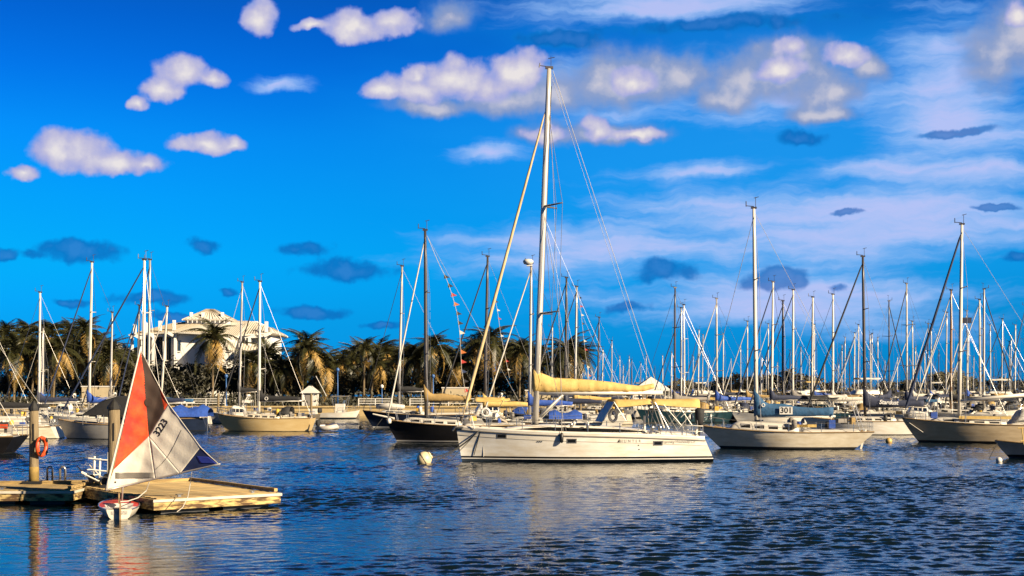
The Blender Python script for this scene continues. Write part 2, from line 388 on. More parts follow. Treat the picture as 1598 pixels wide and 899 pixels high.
def wave_bands():
    rg = np.random.RandomState(4); NW = 64
    lam = np.exp(rg.uniform(math.log(0.20), math.log(0.95), NW)); th = rg.normal(math.radians(-84), 0.55, NW); ph = rg.uniform(0, 6.283, NW)
    s_i = SLOPE * math.sqrt(2.0 / NW); amp = s_i * lam / 6.2832
    lg = np.exp(rg.uniform(math.log(9), math.log(40), 14)); gth = rg.uniform(0, 6.283, 14); gph = rg.uniform(0, 6.283, 14)
    BX0, BX1, Y0, Y1 = -86.0, 86.0, 16.0, 190.0
    def height(x, y, cell):
        g = np.zeros_like(x)
        for l_, t_, p_ in zip(lg, gth, gph): g += np.sin((x * math.cos(t_) * 0.6 + y * math.sin(t_)) * 6.2832 / l_ + p_)
        g = np.clip(0.85 + 0.17 * g, 0.35, 1.5)
        d = np.sqrt(((x + 15.0) / 9.5) ** 2 + ((y - 31.0) / 15.0) ** 2); q = np.clip((d - 0.45) / 0.85, 0, 1); g *= 0.30 + 0.70 * q * q * (3 - 2 * q)
        h_ = np.zeros_like(x)
        for l_, t_, p_, a_ in zip(lam, th, ph, amp):
            if l_ < 2.1 * cell: continue
            ph_ = (x * math.cos(t_) + y * math.sin(t_)) * 6.2832 / l_ + p_
            h_ += a_ * (np.sin(ph_) + 0.22 * np.cos(2 * ph_))
        f = np.clip(np.minimum(np.minimum(x - BX0, BX1 - x), np.minimum(y - Y0, Y1 - y)) / 4.0, 0, 1)
        return h_ * g * f
    V = []; Q = []; off = 0
    def band(x0, x1, y0, y1, cell):
        nonlocal off
        nx = int(round((x1 - x0) / cell)) + 1; ny = int(round((y1 - y0) / (cell))) + 1
        X_, Y_ = np.meshgrid(np.linspace(x0, x1, nx), np.linspace(y0, y1, ny))
        V.append(np.stack([X_, Y_, height(X_, Y_, cell)], -1).reshape(-1, 3))
        i = (np.arange(ny - 1)[:, None] * nx + np.arange(nx - 1)[None, :]).reshape(-1) + off
        Q.append(np.stack([i, i + 1, i + nx + 1, i + nx], -1)); off += nx * ny
    def flat(x0, x1, y0, y1):
        nonlocal off
        V.append(np.array([(x0, y0, 0), (x1, y0, 0), (x1, y1, 0), (x0, y1, 0)], float)); Q.append(np.array([[0, 1, 2, 3]]) + off); off += 4
    band(-31, 31, 16, 60.1, 0.10); band(-86, -31, 16, 60.1, 1.0); band(31, 86, 16, 60.1, 1.0)
    band(-54, 54, 60, 110.1, 0.20); band(-86, -54, 60, 110.1, 1.0); band(54, 86, 60, 110.1, 1.0)
    band(-70, 70, 110, 150.1, 0.27); band(-86, -70, 110, 150.1, 1.0); band(70, 86, 110, 150.1, 1.0); band(-86, 86, 150, 190, 0.42)
    flat(-4000, 4000, -300, 16); flat(-4000, 4000, 190, 9000); flat(-4000, -86, 16, 190); flat(86, 4000, 16, 190)
    V = np.concatenate(V); Q = np.concatenate(Q)
    me = bpy.data.meshes.new('water'); me.vertices.add(len(V)); me.vertices.foreach_set('co', V.astype(np.float32).ravel())
    me.loops.add(Q.size); me.loops.foreach_set('vertex_index', Q.astype(np.int32).ravel())
    me.polygons.add(len(Q)); me.polygons.foreach_set('loop_start', np.arange(0, Q.size, 4, dtype=np.int32))
    try: me.polygons.foreach_set('loop_total', np.full(len(Q), 4, dtype=np.int32))
    except Exception: pass
    me.polygons.foreach_set('use_smooth', np.ones(len(Q), dtype=bool))
    me.update(calc_edges=True); me.materials.append(wm)
    return me
tag(link('water', wave_bands()), kind='structure')
EARTH = mat('sandy ground', (0.16, 0.13, 0.07), 0.95, vscale=0.3, col2=(0.06, 0.07, 0.025), bump=0.05, bscale=2)
WALLM = mat('seawall concrete', (0.42, 0.30, 0.13), 0.9, vscale=0.8, col2=(0.56, 0.42, 0.20), bump=0.03, bscale=3)
LZ = 1.25
shore = [(-420, 190), (16, 190), (22, 215), (30, 300), (20, 420), (-420, 420)]
b = MB(); n = len(shore)
b.add([(x, y, LZ) for x, y in shore] + [(x, y, -1) for x, y in shore], [tuple(range(n))] + [(i, i + n, (i + 1) % n + n, (i + 1) % n) for i in range(n)])
tag(b.build('shore_ground', EARTH), kind='structure')
far = [(-300, 900), (-60, 800), (60, 640), (300, 600), (900, 560), (1600, 700), (1600, 1500), (-300, 1500)]
b = MB(); n = len(far)
b.add([(x, y, 0.9) for x, y in far] + [(x, y, -1) for x, y in far], [tuple(range(n))] + [(i, i + n, (i + 1) % n + n, (i + 1) % n) for i in range(n)])
tag(b.build('far_shore_ground', EARTH), kind='structure')
# seawall: concrete panels under a cap, one thing
sw = thing('seawall', 'low sandy concrete seawall below the white railing and palms', 'seawall', (0, 189.6, 0))
k = 0
x = -98.0
pan = MB().box((0, 0, 0), (3.92, 0.36, 1.9)).mesh('panel', WALLM)
cap = MB().box((0, 0, 0), (3.97, 0.7, 0.22)).mesh('cap', WALLM)
while x < 16:
    link('panel', pan, sw, (x, random.uniform(-0.03, 0.03), 0.25))
    link('cap', cap, sw, (x, 0, 1.32))
    x += 4.0
# railing on the seawall
def railing(x0, x1, y, z, label, step=2.4, hgt=1.05):
    r = thing('railing', label, 'railing', ((x0 + x1) / 2, y, z))
    n_ = max(2, int((x1 - x0) / step)); pm = MB().box((0, 0, hgt / 2), (0.13, 0.13, hgt)).mesh('post', WHITE)
    for i in range(n_ + 1):
        link('post', pm, r, (lerp(x0, x1, i / n_) - (x0 + x1) / 2, 0, 0))
    for zz in (0.35, 0.68, 1.0):
        MB().box((0, -0.02, zz), (x1 - x0, 0.06, 0.09)).build('rail', WHITE, r)
railing(wx(560, 190.5), wx(612, 190.5), 190.3, 1.43, 'white post and rail fence on the seawall behind the navy sloop')
railing(wx(640, 190.5), wx(790, 190.5), 190.3, 1.43, 'white railing on the seawall behind the brown sail cover')
railing(wx(262, 190.5), wx(352, 190.5), 190.3, 1.43, 'white railing on the seawall right of the red and white sail')
railing(wx(60, 190.5), wx(165, 190.5), 190.3, 1.43, 'white railing on the seawall behind the far left masts')
# ------------------------------------------------------------------ foliage
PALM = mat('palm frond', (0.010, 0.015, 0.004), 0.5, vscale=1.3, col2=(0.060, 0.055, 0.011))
PALMG = mat('yellowed sunlit palm frond', (0.48, 0.29, 0.055), 0.65, vscale=1.5, col2=(0.22, 0.13, 0.028))  # dead fronds, with golden sunlit highlights also put into the colour
TRUNK = mat('palm trunk', (0.17, 0.12, 0.06), 0.9, var=0.3, vscale=4, bump=0.03, bscale=10, stretch=(1, 1, 4))
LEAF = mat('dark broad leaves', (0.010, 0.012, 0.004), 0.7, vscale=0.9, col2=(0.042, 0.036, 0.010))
LEAFF = mat('far treetop leaves', (0.05, 0.045, 0.02), 0.7, vscale=0.25, col2=(0.10, 0.085, 0.035))
def frond_mesh(Lf, droop, m, seed, wl=0.62, nl=20):
    r = random.Random(seed); b = MB()
    def pt(u):
        a = droop * u
        return Vector((Lf * u * math.cos(a * 0.55), 0, Lf * u * math.sin(-a * 0.75) + 0.16 * Lf * math.sin(u * math.pi)))
    pts = [pt(i / 8) for i in range(9)]
    b.tube(pts, [0.05 * (1 - i / 9.5) + 0.006 for i in range(9)], 3)
    for i in range(nl):
        u = 0.12 + 0.88 * i / (nl - 1); p = pt(u); q = pt(min(1, u + 0.02)); d = (pt(min(1, u + .03)) - pt(u - .03)).normalized()
        ll = wl * math.sin(min(1, u * 1.02) ** 0.7 * math.pi * 0.93 + 0.18) * Lf / 3.2 + 0.16
        for s in (-1, 1):
            side = Vector((0, s, 0)); tip = p + side * (ll * 0.78) + d * (ll * 0.55) + Vector((0, 0, -ll * r.uniform(0.15, 0.7)))
            w = d * 0.075
            b.add([p - w, p + w, tip + d * 0.03, tip - d * 0.03], [(0, 1, 2, 3)])
    return b.mesh('frond', m)
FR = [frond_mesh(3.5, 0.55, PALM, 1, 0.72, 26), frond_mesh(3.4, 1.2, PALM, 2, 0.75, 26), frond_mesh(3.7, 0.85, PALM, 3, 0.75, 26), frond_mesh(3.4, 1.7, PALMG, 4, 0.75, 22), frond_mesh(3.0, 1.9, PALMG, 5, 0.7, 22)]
TRM = []
for k in range(3):
    b = MB(); H = 1.0
    bend = (0.9, -0.6, 0.25)[k]
    b.tube([(bend * (i / 10) ** 2, 0.15 * math.sin(i * 0.6), i / 10.0 * 10) for i in range(11)], [0.26 if i == 0 else 0.19 - 0.006 * i for i in range(11)], 8)
    TRM.append((b.mesh('trunk', TRUNK, True), bend))
BUNCH = MB()
for i in range(9):
    a = i * 2.4; BUNCH.lathe([(0.02, -0.13), (0.11, -0.06), (0.13, 0.02), (0.08, 0.1), (0.01, 0.13)], (0.26 * math.cos(a), 0.26 * math.sin(a), -0.28 - 0.1 * (i % 3)), 6)
BUNCHM = BUNCH.mesh('coconuts', PALMG, True)
def palm(px, py, Y, label, size=1.0, n=19, seed=0):
    r = random.Random(seed); X = wx(px, Y); zc = wz(py, Y)
    tm_, bend = TRM[seed % 3]; hz = zc - LZ
    a = thing('palm_tree', label, 'palm tree', (X - bend, Y, LZ), 0.0, 'coconut palms along the shore')
    link('trunk', tm_, a, scale=(1, 1, hz / 10.0))
    cr = bpy.data.objects.new('crown', None); COL.objects.link(cr); cr.parent = a; cr.location = (bend, 0.15 * math.sin(6.0), hz)
    for i in range(n):
        u = (i + 0.5) / n
        yaw = i * 2.39996 + r.uniform(-0.3, 0.3)
        pitch = lerp(1.35, -0.85, u ** 0.95) + r.uniform(-0.15, 0.15)
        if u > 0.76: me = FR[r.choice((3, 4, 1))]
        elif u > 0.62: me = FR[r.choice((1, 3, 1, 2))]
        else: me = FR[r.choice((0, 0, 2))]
        s = size * r.uniform(0.82, 1.12)
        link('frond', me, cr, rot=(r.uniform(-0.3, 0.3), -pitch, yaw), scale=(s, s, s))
    link('coconuts', BUNCHM, cr)
    return a
def crown_mesh(name, rad, nclump, per, leaf, m, seed):
    r = random.Random(seed); b = MB()
    for c in range(nclump):
        while True:
            d = Vector((r.uniform(-1, 1), r.uniform(-1, 1), r.uniform(-0.75, 1)))
            if 0.35 < d.length < 1: break
        cc = Vector((d.x * rad[0], d.y * rad[1], d.z * rad[2])); cr_ = r.uniform(0.16, 0.30) * min(rad)
        for i in range(per):
            g = Vector((r.gauss(0, 1), r.gauss(0, 1), r.gauss(0, 0.8))) * cr_
            p = cc + g; ax = Vector((r.gauss(0, 1), r.gauss(0, 1), r.gauss(0, 1))).normalized(); ay = ax.orthogonal().normalized()
            l = leaf * r.uniform(0.6, 1.3)
            b.add([p - ax * l, p - ay * l * 0.45, p + ax * l, p + ay * l * 0.45], [(0, 1, 2, 3)])
    return b.mesh(name, m)
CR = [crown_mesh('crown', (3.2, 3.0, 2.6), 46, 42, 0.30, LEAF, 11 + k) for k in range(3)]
CRF = [crown_mesh('crown', (5.5, 4.5, 3.6), 40, 36, 0.62, LEAFF, 31 + k) for k in range(3)]
b = MB(); b.tube([(0, 0, 0), (0.1, 0, 1.6), (0.25, 0.1, 3.2), (0.2, 0.1, 5.0)], [0.26, 0.2, 0.16, 0.05], 7)
for a in range(5): b.tube([(0.15, 0.05, 1.8 + 0.3 * a), (0.9 * math.cos(a * 1.9), 0.9 * math.sin(a * 1.9), 3.2 + 0.3 * a), (2.0 * math.cos(a * 1.9), 2.0 * math.sin(a * 1.9), 4.2 + 0.35 * a)], [0.11, 0.08, 0.03], 5)
TREET = b.mesh('trunk', TRUNK, True)
def tree(px, ytop, Y, label, w=1.0, far=False, ground=LZ, seed=0, group=None):
    top = wz(ytop, Y) - ground
    a = thing('broadleaf_tree', label, 'tree', (wx(px, Y), Y, ground), random.Random(seed).uniform(0, 6.28), group)
    k = top / 7.4 if not far else top / 10.0
    link('trunk', TREET, a, scale=(k, k, k) if not far else (k * 1.5, k * 1.5, k * 1.4))
    if far: link('crown', CRF[seed % 3], a, (0, 0, top * 0.62), scale=(w * k, w * k, k))
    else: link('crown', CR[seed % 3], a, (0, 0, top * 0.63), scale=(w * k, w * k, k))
    return a
ORD = ['first', 'second', 'third', 'fourth', 'fifth', 'sixth', 'seventh', 'eighth', 'ninth', 'tenth', 'eleventh', 'twelfth', 'thirteenth',
       'fourteenth', 'fifteenth', 'sixteenth', 'seventeenth', 'eighteenth', 'nineteenth', 'twentieth', 'twenty-first', 'twenty-second', 'twenty-third', 'twenty-fourth',
       'twenty-fifth', 'twenty-sixth', 'twenty-seventh', 'twenty-eighth', 'twenty-ninth', 'thirtieth', 'thirty-first', 'thirty-second', 'thirty-third', 'thirty-fourth', 'thirty-fifth',
       'thirty-sixth', 'thirty-seventh', 'thirty-eighth', 'thirty-ninth', 'fortieth', 'forty-first', 'forty-second', 'forty-third', 'forty-fourth', 'forty-fifth']
PAL = [(8, 527, 200), (40, 530, 206), (74, 526, 199), (108, 524, 208), (134, 519, 198), (152, 533, 214), (24, 552, 196), (58, 556, 203), (92, 550, 195), (122, 556, 204), (170, 560, 200), (200, 566, 207),
       (334, 532, 196), (393, 566, 199), (418, 560, 204), (441, 578, 200), (480, 548, 198), (462, 572, 205), (506, 574, 200), (535, 568, 207), (570, 546, 198), (601, 553, 205),
       (588, 572, 199), (626, 556, 210), (650, 563, 201), (676, 545, 197), (700, 566, 205), (718, 570, 199), (742, 541, 203), (764, 536, 197), (789, 556, 206), (813, 552, 199), (833, 566, 204), (884, 553, 198), (902, 558, 205), (868, 572, 200), (552, 562, 211)]
PAL += [(4, 558, 218), (32, 545, 222), (49, 560, 216), (83, 548, 224), (100, 566, 217), (141, 552, 222), (162, 548, 219), (186, 568, 216), (455, 590, 214), (470, 560, 222), (492, 562, 216), (520, 572, 222), (545, 582, 217),
        (561, 560, 224), (592, 556, 219), (612, 566, 223), (638, 560, 217), (662, 566, 224), (688, 556, 219), (708, 574, 216), (730, 562, 222), (752, 560, 218), (777, 552, 223), (801, 564, 217), (823, 558, 222), (843, 572, 218), (876, 564, 221), (893, 568, 217)]
PAL.sort()
pc = {}
for i, (px, py, Y) in enumerate(PAL):
    seg = 0 if px < 230 else 1 if px < 345 else 2 if px < 450 else 3 if px < 727 else 4 if px < 850 else 5
    pc[seg] = pc.get(seg, 0) + 1; o_ = ORD[pc[seg] - 1]
    lab = (f'{o_} coconut palm from the left edge of the shoreline grove', 'lone tall palm with bare trunk in front of the white mansion', f'{o_} palm right of the lone palm, before the mansion\'s right wing',
           f'{o_} palm in the grove right of the white mansion, counted from it', f'{o_} palm from the left in the clump behind the tallest yacht\'s jib', f'{o_} palm in the small clump just right of the tallest mast')[seg]
    palm(px, py, Y, lab, 1.05 + 0.24 * ((i * 7) % 5 - 2) / 2 if seg != 1 else 1.3, 25 + i % 5, i)
TR = [(15, 585, 205), (60, 590, 212), (110, 588, 206), (160, 582, 214), (205, 572, 203), (232, 570, 209), (262, 566, 204), (290, 569, 200), (318, 572, 208), (360, 566, 206), (385, 575, 203), (425, 582, 208), (455, 588, 203), (505, 590, 210), (545, 580, 206), (580, 578, 214), (610, 580, 208), (640, 578, 216), (665, 582, 209), (700, 580, 215), (730, 578, 210), (762, 575, 216), (790, 580, 207), (825, 580, 214), (30, 570, 218), (85, 568, 219), (135, 565, 220), (180, 572, 218), (478, 575, 214), (515, 582, 216), (885, 585, 212)]
TR.sort()
for i, (px, yt, Y) in enumerate(TR):
    tree(px, yt, Y, f'dark bushy broadleaf tree, {ORD[i]} from the left under the palms', 1.35, seed=i, group='broadleaf trees under the palms')
FT = [(1065, 592, 560), (1090, 598, 590), (1120, 594, 540), (1143, 584, 520), (1172, 588, 540), (1205, 583, 520), (1232, 579, 510), (1262, 588, 540), (1298, 594, 560), (1345, 596, 580), (1420, 592, 560), (1462, 584, 520), (1482, 580, 510), (1506, 586, 530), (1560, 590, 540), (1592, 594, 560), (1385, 595, 590), (960, 600, 700), (1015, 599, 640)]
FT.sort()
for i, (px, yt, Y) in enumerate(FT):
    tree(px, yt, Y, f'far round-topped tree on the horizon, {ORD[i]} from the left', 1.5, True, 0.9, i, 'far trees on the horizon')
b = MB(); r = random.Random(3)
for i in range(5000):
    px = r.uniform(900, 1640); Y = r.uniform(570, 660); p = Vector((wx(px, Y), Y, 0.9 + abs(r.gauss(0, 1.5)))); ax = Vector((r.gauss(0, 1), r.gauss(0, 1), r.gauss(0, 1))).normalized(); ay = ax.orthogonal().normalized(); l = r.uniform(0.5, 1.2)
    b.add([p - ax * l, p - ay * l * .6, p + ax * l, p + ay * l * .6], [(0, 1, 2, 3)])
tag(b.build('far_shore_scrub', LEAFF), 'low scrub along the far shore behind the right-hand masts', 'scrub', kind='stuff')
b = MB()
for i in range(6500):
    px = r.uniform(-20, 900); Y = r.uniform(192, 206); p = Vector((wx(px, Y), Y, LZ + abs(r.gauss(0, 0.9)))); ax = Vector((r.gauss(0, 1), r.gauss(0, 1), r.gauss(0, 1))).normalized(); ay = ax.orthogonal().normalized(); l = r.uniform(0.14, 0.4)
    b.add([p - ax * l, p - ay * l * .5, p + ax * l, p + ay * l * .5], [(0, 1, 2, 3)])
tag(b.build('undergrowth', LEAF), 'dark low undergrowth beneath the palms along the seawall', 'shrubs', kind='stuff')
# ------------------------------------------------------------------ boats: shared builders (bow towards -x, waterline z = 0)
class Hull:
    def __init__(s, L, B, fb, fm, fs, ovb, ovs, tw=0.7, peak=0.58, wlw=0.84, pw=0.5):
        s.L, s.B, s.fb, s.fm, s.fs, s.ovb, s.ovs, s.tw, s.peak, s.wlw, s.pw = L, B, fb, fm, fs, ovb, ovs, tw, peak, wlw, pw
    def sheer(s, t):                      # height of the sheer, t 0 bow .. 1 stern
        return s.fm + (s.fb - s.fm) * max(0, 1 - t / 0.62) ** 1.8 + (s.fs - s.fm) * max(0, (t - 0.5) / 0.5) ** 1.5
    def f(s, t):
        if t < s.peak: return 1 - (1 - t / s.peak) ** 2.1
        return 1 - (1 - s.tw) * ((t - s.peak) / (1 - s.peak)) ** 1.9
    def xb(s, z): return -s.L / 2 + s.ovb * max(0.0, 1 - max(z, -0.3) / s.fb) ** 1.15
    def xs(s, z):
        q = max(0.0, min(1.15, 1 - z / s.fs))
        return (s.L / 2 - s.ovs * (1 - q)) if s.ovs > 0 else (s.L / 2 + s.ovs * q ** 1.1)
    def pt(s, t, z, side=-1, out=0.0):
        zs = s.sheer(t); g = s.wlw + (1 - s.wlw) * max(0, min(1, z / zs)) ** 0.8
        if z < 0: g *= max(0.0, 1 + z * 1.4)
        w = s.B / 2 * s.f(t) ** (1 + s.pw * max(0, 1 - z / zs)) * g
        return Vector((lerp(s.xb(z), s.xs(z), t), side * (w + out), z))
    def t_at(s, x): return max(0, min(1, (x + s.L / 2) / (s.xs(s.fs) + s.L / 2)))
    def deck_w(s, x): return s.B / 2 * s.f(s.t_at(x))
    def deck_z(s, x): return s.sheer(s.t_at(x))
def hull_parts(H, root, top, stripe, bottom, deckm, z1=0.10, z2=0.22, nt=26, rail=None, sub=None, z0=-0.02):
    fr = (0.28, 0.5, 0.72, 0.88, 1.0)
    b = MB(); rows = []
    for kind in ('n', 'w', 'a', 'b') + fr:
        row = []
        for i in range(nt + 1):
            t_ = (i / nt) ** 1.25
            zs = H.sheer(t_)
            z = -0.3 if kind == 'n' else z0 if kind == 'w' else z1 if kind == 'a' else z2 if kind == 'b' else z2 + (zs - z2) * kind
            row.append(H.pt(t_, z))
        rows.append(row)
    for side in (1, -1):
        vs = [Vector((p.x, p.y * side, p.z)) for r_ in rows for p in r_]
        n = nt + 1
        for j in range(len(rows) - 1):
            mi = 2 if j < 2 else 1 if j == 2 else 0
            o = len(b.v)
            b.v += [tuple(p) for p in vs[j * n:(j + 2) * n]]
            for i in range(nt):
                q = (o + i, o + i + 1, o + n + i + 1, o + n + i)
                b.f.append(q if side == 1 else q[::-1]); b.m.append(mi)
    # transom
    st = [r_[-1] for r_ in rows]; vs = st + [Vector((p.x, -p.y, p.z)) for p in st]; m_ = len(st)
    for j in range(m_ - 1):
        b.add([vs[j], vs[j + 1], vs[j + 1 + m_], vs[j + m_]], [(0, 1, 2, 3)], 2 if j < 2 else 1 if j == 2 else 0)
    hu = b.build('hull', [top, stripe, bottom], root, True)
    # deck
    g = []
    for i in range(nt + 1):
        p = rows[-1][i]
        g.append([Vector((p.x + 0.01, p.y * k * 0.985, p.z - 0.02 + 0.05 * (1 - abs(k)))) for k in (-1, -0.6, 0, 0.6, 1)])
    b = MB().loft(g, closed=False, caps=False)
    b.build('deck', deckm, root, True)
    if rail is not None:
        for s in (1, -1):
            pts = [Vector((p.x, -p.y * s * -1 if s == 1 else -p.y, p.z + 0.02)) for p in rows[-1]]
            MB().tube(pts, 0.045, 4).build('toe_rail', rail, root)
    return hu
def cabin(H, root, x0, x1, wf, h, m, name='cabin', front=0.22, back=0.02, narrow=0.80, z_off=0.0, rise=0.0):
    n = 12; rings = []
    for i in range(n + 1):
        u = i / n; x = lerp(x0, x1, u)
        w = min(H.deck_w(x) * wf, H.deck_w((x0 + x1) / 2) * wf * 1.05); z = H.deck_z(x) - 0.03 + z_off
        k = min(1, u / front) if front else 1
        k = math.sin(k * math.pi / 2) ** 0.8 if front else 1
        if back and u > 1 - back: k *= max(0.0, (1 - u) / back) * 0.3 + 0.7
        hh = (h + rise * u) * max(k, 0.03)
        pr = [(-1, 0), (-0.985, 0.3), (-narrow - 0.06, 0.82), (-narrow * 0.9, 0.97), (-0.4, 1.05), (0, 1.08), (0.4, 1.05), (narrow * 0.9, 0.97), (narrow + 0.06, 0.82), (0.985, 0.3), (1, 0)]
        rings.append([Vector((x, a * w, z + c * hh)) for a, c in pr])
    b = MB().loft(rings, True, True)
    return b.build(name, m, root, True)
def cab_win(H, root, xa, xb_, x0, x1, wf, h, za, zb, m, narrow=0.80, sides=(-1, 1), name='window', frame=None, z_off=0.0):
    for s in sides:
        pts = []
        for (x, fz) in ((xa, za), (xb_, za), (xb_ - 0.02, zb), (xa + 0.02, zb)):
            w = min(H.deck_w(x) * wf, H.deck_w((x0 + x1) / 2) * wf * 1.05)
            k = 0.985 + (narrow + 0.06 - 0.985) * max(0, (fz - 0.3)) / 0.52
            pts.append(Vector((x, s * (w * k + 0.012), H.deck_z(x) - 0.03 + z_off + fz * h)))
        b = MB(); inn = [p - Vector((0, s * 0.03, 0)) for p in pts]
        b.add(pts + inn, [(0, 1, 2, 3), (4, 7, 6, 5)] + [(i, (i + 1) % 4, (i + 1) % 4 + 4, i + 4) for i in range(4)])
        w_ = b.build(name, m, root)
        if frame is not None:
            c = sum(pts, Vector()) / 4
            fb = MB(); op = [c + (p - c) * 1.16 - Vector((0, s * 0.006, 0)) for p in pts]
            op = [Vector((c.x + (p.x - c.x) * 1.10, p.y - s * 0.006, c.z + (p.z - c.z) * 1.35)) for p in pts]
            inn = [p - Vector((0, s * 0.03, 0)) for p in op]
            fb.add(op + inn, [(0, 1, 2, 3), (4, 7, 6, 5)] + [(i, (i + 1) % 4, (i + 1) % 4 + 4, i + 4) for i in range(4)])
            fb.build('frame', frame, w_)
def cover(root, x0, x1, z0, z1, hm, he, m, collar=0.5, wd=0.22, name='sail_cover', seed=0, sides=10, lean=0.0):
    r = random.Random(seed); n = 16; rings = []
    for i in range(n + 1):
        u = i / n; x = lerp(x0, x1, u); zb = lerp(z0, z1, u)
        h = lerp(hm, he, u ** 0.75) + (collar * max(0, 1 - u / 0.16) ** 1.4) + 0.10 * hm * math.sin(u * 9 + seed) * (u > 0.05) * 0.6
        w = wd * lerp(1.0, 0.55, u)
        ring = []
        for k in range(sides):
            a = 2 * math.pi * k / sides
            rr = 1 + 0.10 * math.sin(3 * a + u * 13 + seed) + r.uniform(-0.05, 0.05)
            ring.append(Vector((x + (0.04 * math.sin(a) if i else 0), math.cos(a) * w * rr, zb + h * 0.5 * (1 + math.sin(a) * (1 + 0.05 * math.sin(u * 21))))))
        rings.append(ring)
    return MB().loft(rings).build(name, m, root, True)
def stays(root, specs):
    for (nm, a, c, r_, m) in specs: MB().tube([a, c], r_, 4).build(nm, m, root)
def rig(root, mx, zb, top, lean, rad, mm, Hb, fore, aft, sp, r_w, fore_m=WIRED, fore_r=None, wires=WIRE, beam=1.6, flat=1.25, sweep=0.25, furl=False, masthead=True, wind=True, aftm=None):
    """mast with spreaders, shrouds and stays; fore/aft = points the stays reach, sp = list of heights"""
    def mp(z): return Vector((mx + lean * (z - zb) / (top - zb), 0, z))
    MB().tube([mp(lerp(zb, top, u)) for u in (0, 0.3, 0.6, 0.85, 1)], [rad, rad, rad * 0.97, rad * 0.85, rad * 0.7], 8, flat=flat).build('mast', mm, root, True)
    for z in sp:
        w = beam * (0.9 if z < top * 0.55 else 0.72)
        for s in (-1, 1):
            MB().tube([mp(z), mp(z) + Vector((sweep, s * w, 0.06))], [rad * 0.45, rad * 0.3], 4).build('spreader', mm, root)
    for s in (-1, 1):
        base = Vector((mx + sweep * 0.6, s * beam * 1.02, Hb))
        pts = [base] + [mp(z) + Vector((sweep, s * beam * (0.9 if z < top * 0.55 else 0.72), 0.06)) for z in sp] + [mp(top * 0.985)]
        MB().tube(pts, r_w, 4).build('shroud', wires, root)
        if sp: MB().tube([Vector((mx + 0.3, s * beam * 0.9, Hb)), mp(sp[0] - 0.15)], r_w, 4).build('lower_shroud', wires, root)
    if fore is not None:
        a = mp(top * (0.97 if masthead else 0.87)); fr_ = fore_r or r_w
        c = Vector(fore)
        if furl:
            pts = [lerp(a, c, u) for u in (0, 0.04, 0.3, 0.7, 0.93, 0.96, 1)]
            MB().tube(pts, [r_w, fr_ * 0.7, fr_ * 0.85, fr_, fr_ * 1.1, r_w * 1.5, r_w], 6).build('furled_jib', fore_m, root, True)
        else: MB().tube([a, c], fr_, 4).build('forestay', fore_m, root)
    if aft is not None: MB().tube([mp(top * 0.99), Vector(aft)], r_w, 4).build('backstay', aftm or wires, root)
    if wind:
        b = MB(); T = mp(top); b.box(T + Vector((0, 0, 0.06)), (0.28 + rad, 0.12, 0.12)); b.tube([T + Vector((-0.5, 0, 0.2)), T + Vector((0, 0, 0.15))], 0.025, 4); b.tube([T + Vector((-0.5, 0, 0.15)), T + Vector((-0.5, 0, 0.5))], 0.03, 4)
        b.tube([T + Vector((0.12, 0, 0)), T + Vector((0.12, 0, 0.75))], 0.018, 4); b.tube([T + Vector((0.0, 0, 0.7)), T + Vector((0.32, 0, 0.78))], 0.02, 4)
        b.build('masthead_gear', ALUD, root)
    return mp
def rails(root, H, x0, x1, n, hgt=0.62, r_=0.016, m=SS, pulpit=True, pushpit=True):
    sm = MB().tube([(0, 0, 0), (0, 0, hgt)], r_ * 1.2, 4).mesh('stanchion', m)
    for s in (-1, 1):
        ps = []
        for i in range(n):
            x = lerp(x0, x1, i / (n - 1)); p = Vector((x, s * (H.deck_w(x) - 0.07), H.deck_z(x)))
            link('stanchion', sm, root, p); ps.append(p)
        for k in (0.5, 1.0): MB().tube([p + Vector((0, 0, hgt * k)) for p in ps], r_ * 0.6, 4).build('lifeline', m, root)
    if pulpit:
        xb = -H.L / 2; zt = H.fb + hgt
        a = Vector((x0, -(H.deck_w(x0) - 0.07), H.deck_z(x0) + hgt)); c = Vector((a.x, -a.y, a.z))
        b = MB().tube([a, (lerp(x0, xb, .6), a.y * 0.62, zt), (xb - 0.02, a.y * 0.22, zt + 0.03), (xb - 0.02, -a.y * 0.22, zt + 0.03), (lerp(x0, xb, .6), -a.y * 0.62, zt), c], r_ * 1.3, 5)
        for k in (-1, 1):
            b.tube([(xb + 0.15, k * 0.12, H.fb), (xb - 0.02, a.y * 0.22 * k, zt)], r_ * 1.3, 5)
            b.tube([(lerp(x0, xb, .45), k * a.y * .7, H.fb - 0.05), (lerp(x0, xb, .55), a.y * 0.66 * k, zt)], r_ * 1.3, 5)
        b.build('pulpit', m, root)
    if pushpit:
        xe = H.xs(H.fs) - 0.08; w = H.deck_w(xe) - 0.08; z = H.fs
        b = MB()
        for k in (0.55, 1.0): b.tube([(x1, -(H.deck_w(x1) - 0.07), H.deck_z(x1) + hgt * k), (xe, -w, z + hgt * k), (xe, w, z + hgt * k), (x1, (H.deck_w(x1) - 0.07), H.deck_z(x1) + hgt * k)], r_ * 1.2, 5)
        for y in (-w, -w * .35, w * .35, w): b.tube([(xe, y, z), (xe, y, z + hgt)], r_ * 1.2, 5)
        b.build('pushpit', m, root)
def canopy(root, x0, x1, w, z, crown, m, name='bimini', th=0.03, sag=0.05, drop=0.0, nx=8, ny=7):
    g = []
    for i in range(nx + 1):
        u = i / nx; row = []
        for j in range(ny + 1):
            v = j / ny * 2 - 1
            row.append(Vector((lerp(x0, x1, u), v * w, z + crown * (1 - v * v) - sag * math.sin(u * math.pi * 2) ** 2 - (drop * (abs(v) > 0.9)))))
        g.append(row)
    return MB().sheet(g, th).build(name, m, root, True)
